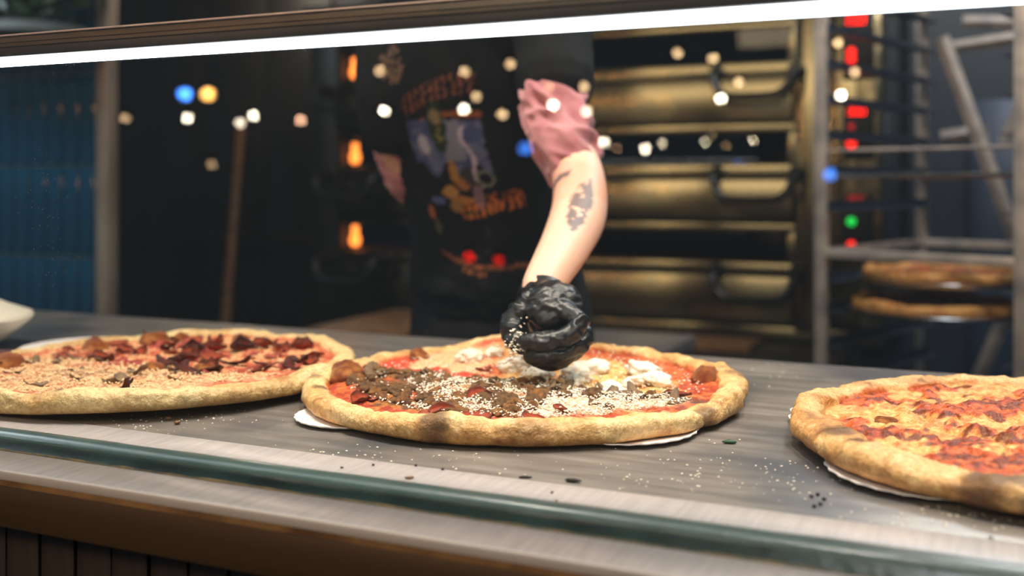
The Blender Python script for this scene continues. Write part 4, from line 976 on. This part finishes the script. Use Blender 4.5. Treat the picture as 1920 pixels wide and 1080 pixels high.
# pink undershirt sleeves
def sleeve(pts, nm, sd):
    m_ = MB(); limb(m_, pts, 28); me = remesh(m_, .003, 2); c = coords(me); w_ = c
    q = fbm(w_[:, 0]*.8+w_[:, 2]*.55, w_[:, 1]*.8, w_[:, 2]*1.0+w_[:, 0]*.4, 30, sd, 2); r_ = 1-np.abs(2*q-1)*2.6
    displace(me, .011*np.clip(r_, -.6, 1)+.003*(fbm(w_[:, 0], w_[:, 1], w_[:, 2], 60, sd+1, 2)-.5)); return link(nm, me, M['pink'], wk)
sleeve([K(C3(1037, 178, 1.583), .043, .045), K(C3(1040, 210, 1.568), .042, .045), K(C3(1050, 245, 1.545), .042, .044), K(C3(1064, 280, 1.52), .041, .043), K(C3(1070, 302, 1.51), .038, .040)], 'pink_sleeve', 44)
sleeve([K(C3(738, 225, 1.84), .046, .047), K(C3(758, 290, 1.90), .040, .041), K(C3(784, 345, 1.95), .038, .038), K((-.96, 1.93, CZ-.08), .036, .036)], 'pink_sleeve', 47)
# apron and trousers
ap = MB()
limb(ap, [K((HX, 1.815, .60), .190, .130), K((HX, 1.80, .80), .184, .128), K((HX, 1.79, .94), .176, .122), K((HX, 1.78, 1.02), .158, .112)], 36, (1, 0, 0))
ame = remesh(ap, .006, 3); c = coords(ame); displace(ame, .012*(fbm(c[:, 0]*1.5, c[:, 1], c[:, 2]*.4, 14, 5, 3)-.5)); link('apron', ame, M['apron'], wk)
tr_ = MB()
for s_ in (-1, 1): limb(tr_, [K((HX+s_*.078, 1.80, .84), .092, .1), K((HX+s_*.085, 1.80, .60), .080, .084), K((HX+s_*.09, 1.81, .42), .068, .070), K((HX+s_*.095, 1.84, .14), .056, .06)], 24)
link('trousers', remesh(tr_, .008, 3), M['black_cotton'], wk)
for s_ in (-1, 1):
    sb = MB(); limb(sb, [K((HX+s_*.095, 1.87, .05), .044, .045), K((HX+s_*.10, 1.80, .045), .044, .040), K((HX+s_*.104, 1.72, .035), .044, .030)], 18); link('shoe', remesh(sb, .006, 3), M['shoe'], wk)
# glove
def glove(org, sc, mir=1, pose=None):
    gb = MB()
    def G(x, y, z, a, b=None):                                      # mm: x right, y toward camera, z up
        p = W3(org[0]+x*sc*.001, org[1]-y*sc*.001, org[2]+z*sc*.001); return (p.x-wk_o.x, p.y-wk_o.y, p.z, a*sc*.001, (b or a)*sc*.001)
    limb(gb, [G(-4, -38, 34, 25, 21), G(0, -26, 30, 29, 24), G(8, -6, 28, 40, 24), G(20, 8, 14, 36, 22)], 24)
    fing = [[(24, 20, 20), (46, 36, 4), (18, 50, -14), (-26, 42, -22)], [(34, 6, 4), (52, 24, -20), (18, 42, -36), (-20, 34, -42)],
            [(30, -8, -4), (44, 6, -32), (12, 24, -48), (-10, 18, -46)], [(22, -20, -10), (34, -6, -38), (10, 8, -50), (-4, 4, -46)]]
    for f_, r in zip(fing, (12.8, 12.2, 11.8, 11)):
        limb(gb, [G(*f_[0], r*1.15), G(*f_[1], r), G(*f_[2], r*.95), G(*f_[3], r*.82)], 16, sub=4)
    limb(gb, [G(-12, -12, 30, 18), G(-40, 2, 8, 15), G(-44, 14, -14, 13), G(-32, 26, -28, 11)], 16, sub=4)
    limb(gb, [G(4, -4, 4, 26), G(6, 0, -22, 22)], 16, sub=3)
    me = remesh(gb, .0017, 2); c = coords(me)
    q = fbm(c[:, 0], c[:, 1], c[:, 2]*1.4, 42, 5, 3); displace(me, .0022*np.clip(1-np.abs(2*q-1)*4, -.4, 1)+.0006+.0012*(fbm(c[:, 0], c[:, 1], c[:, 2], 110, 8, 2)-.5))
    return me, G
gm_, G_ = glove(((1022-960)/F*1.17, 1.185, CZ-(608-HZ)/F*1.17), .82)
go = link('glove', gm_, M['glove'], wk); go['label'] = 'black nitrile glove curled over a pinch of cheese'
cf = MB(); a_ = Vector(C3(1015, 548, 1.255))-wk_o; b_ = Vector(C3(1014, 566, 1.238))-wk_o
cf.tube([a_, a_*.5+b_*.5, b_], [.0285, .0275, .030], 28, False, (1, 0, 0), [.025, .0245, .026]); cf.build('glove_cuff', M['glove'], wk)
pts = []
for i in range(90):
    x, y, z = rnd.gauss(-36, 8), rnd.uniform(30, 48), rnd.gauss(-24, 14); p = G_(x, y, z, 1); pts.append(p[:3])
for i in range(50):
    p = G_(rnd.gauss(-46, 12), rnd.uniform(10, 30), rnd.gauss(-46, 12), 1); pts.append(p[:3])
bits('cheese_pinch', wk, pts, 'parm', .0016, .0036, 12)

# warm pendant lamps over the customer side, mirrored as tall streaks in the brushed oven doors
for i, px_ in enumerate((1105, 1200, 1275, 1345, 1455, 700)):
    V_ = onY(px_, 300, 7.6); c_ = (V_.x, 2*OY-7.6, 1.93)
    b_ = thing('pendant_lamp', 'warm bare pendant bulb on a black cord above the customer side', 'lamp', c_, 0, 'pendants above the customer side')
    if i == 0:
        pm1 = MB().lathe([(.036*math.sin(a), -.036*math.cos(a)) for a in [PI*q/10 for q in range(1, 10)]], 16).mesh('glass_bulb'); pm1.materials.append(emis('pendant_light', (255, 186, 110), 90))
        pm2 = MB().lathe([(.018, .030), (.020, .036), (.018, .075), (.006, .085), (.003, .09), (.003, .8)], 12).mesh('cord'); pm2.materials.append(M['handle'])
    link('glass_bulb', pm1, None, b_); link('cord', pm2, None, b_)

# ------------------------------------------------------------------ festoon bulbs on the customer side (seen mirrored in the glass)
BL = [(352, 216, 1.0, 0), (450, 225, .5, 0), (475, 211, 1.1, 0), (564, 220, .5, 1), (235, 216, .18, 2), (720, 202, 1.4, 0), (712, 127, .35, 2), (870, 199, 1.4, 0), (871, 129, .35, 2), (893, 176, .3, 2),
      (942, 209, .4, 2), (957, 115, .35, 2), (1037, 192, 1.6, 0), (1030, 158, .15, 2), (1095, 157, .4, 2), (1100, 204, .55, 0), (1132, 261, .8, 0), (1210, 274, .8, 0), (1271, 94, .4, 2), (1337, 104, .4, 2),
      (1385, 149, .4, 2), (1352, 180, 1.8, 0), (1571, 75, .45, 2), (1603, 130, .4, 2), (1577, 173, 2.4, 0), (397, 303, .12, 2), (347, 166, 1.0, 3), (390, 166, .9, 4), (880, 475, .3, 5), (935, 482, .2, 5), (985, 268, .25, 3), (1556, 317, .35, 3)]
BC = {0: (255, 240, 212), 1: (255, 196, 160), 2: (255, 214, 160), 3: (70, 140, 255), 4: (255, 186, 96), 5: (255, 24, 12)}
sock = MB().lathe([(.012, 0), (.014, .004), (.013, .030), (.005, .036), (.002, .09)], 12).mesh('socket'); sock.materials.append(M['handle'])
bms = {}
for i, (px_, py_, s_, k_) in enumerate(BL):
    V_ = P(px_, py_, 5.6); key = (s_, k_)
    if key not in bms:
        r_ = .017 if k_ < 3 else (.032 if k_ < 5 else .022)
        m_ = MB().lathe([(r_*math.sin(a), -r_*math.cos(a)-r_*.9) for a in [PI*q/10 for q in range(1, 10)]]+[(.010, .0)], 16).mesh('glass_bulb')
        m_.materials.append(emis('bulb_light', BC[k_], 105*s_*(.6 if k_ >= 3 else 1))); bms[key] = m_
    b_ = thing('festoon_bulb', {0: 'white', 1: 'peach', 2: 'dim amber', 3: 'blue', 4: 'large amber', 5: 'red'}[k_]+' glowing bulb behind the viewer, mirrored in the glass guard', 'light bulb', (V_.x, 2*YG-V_.y, V_.z), 0, 'bulbs mirrored in the glass')
    link('glass_bulb', bms[key], None, b_); link('socket', sock, None, b_)
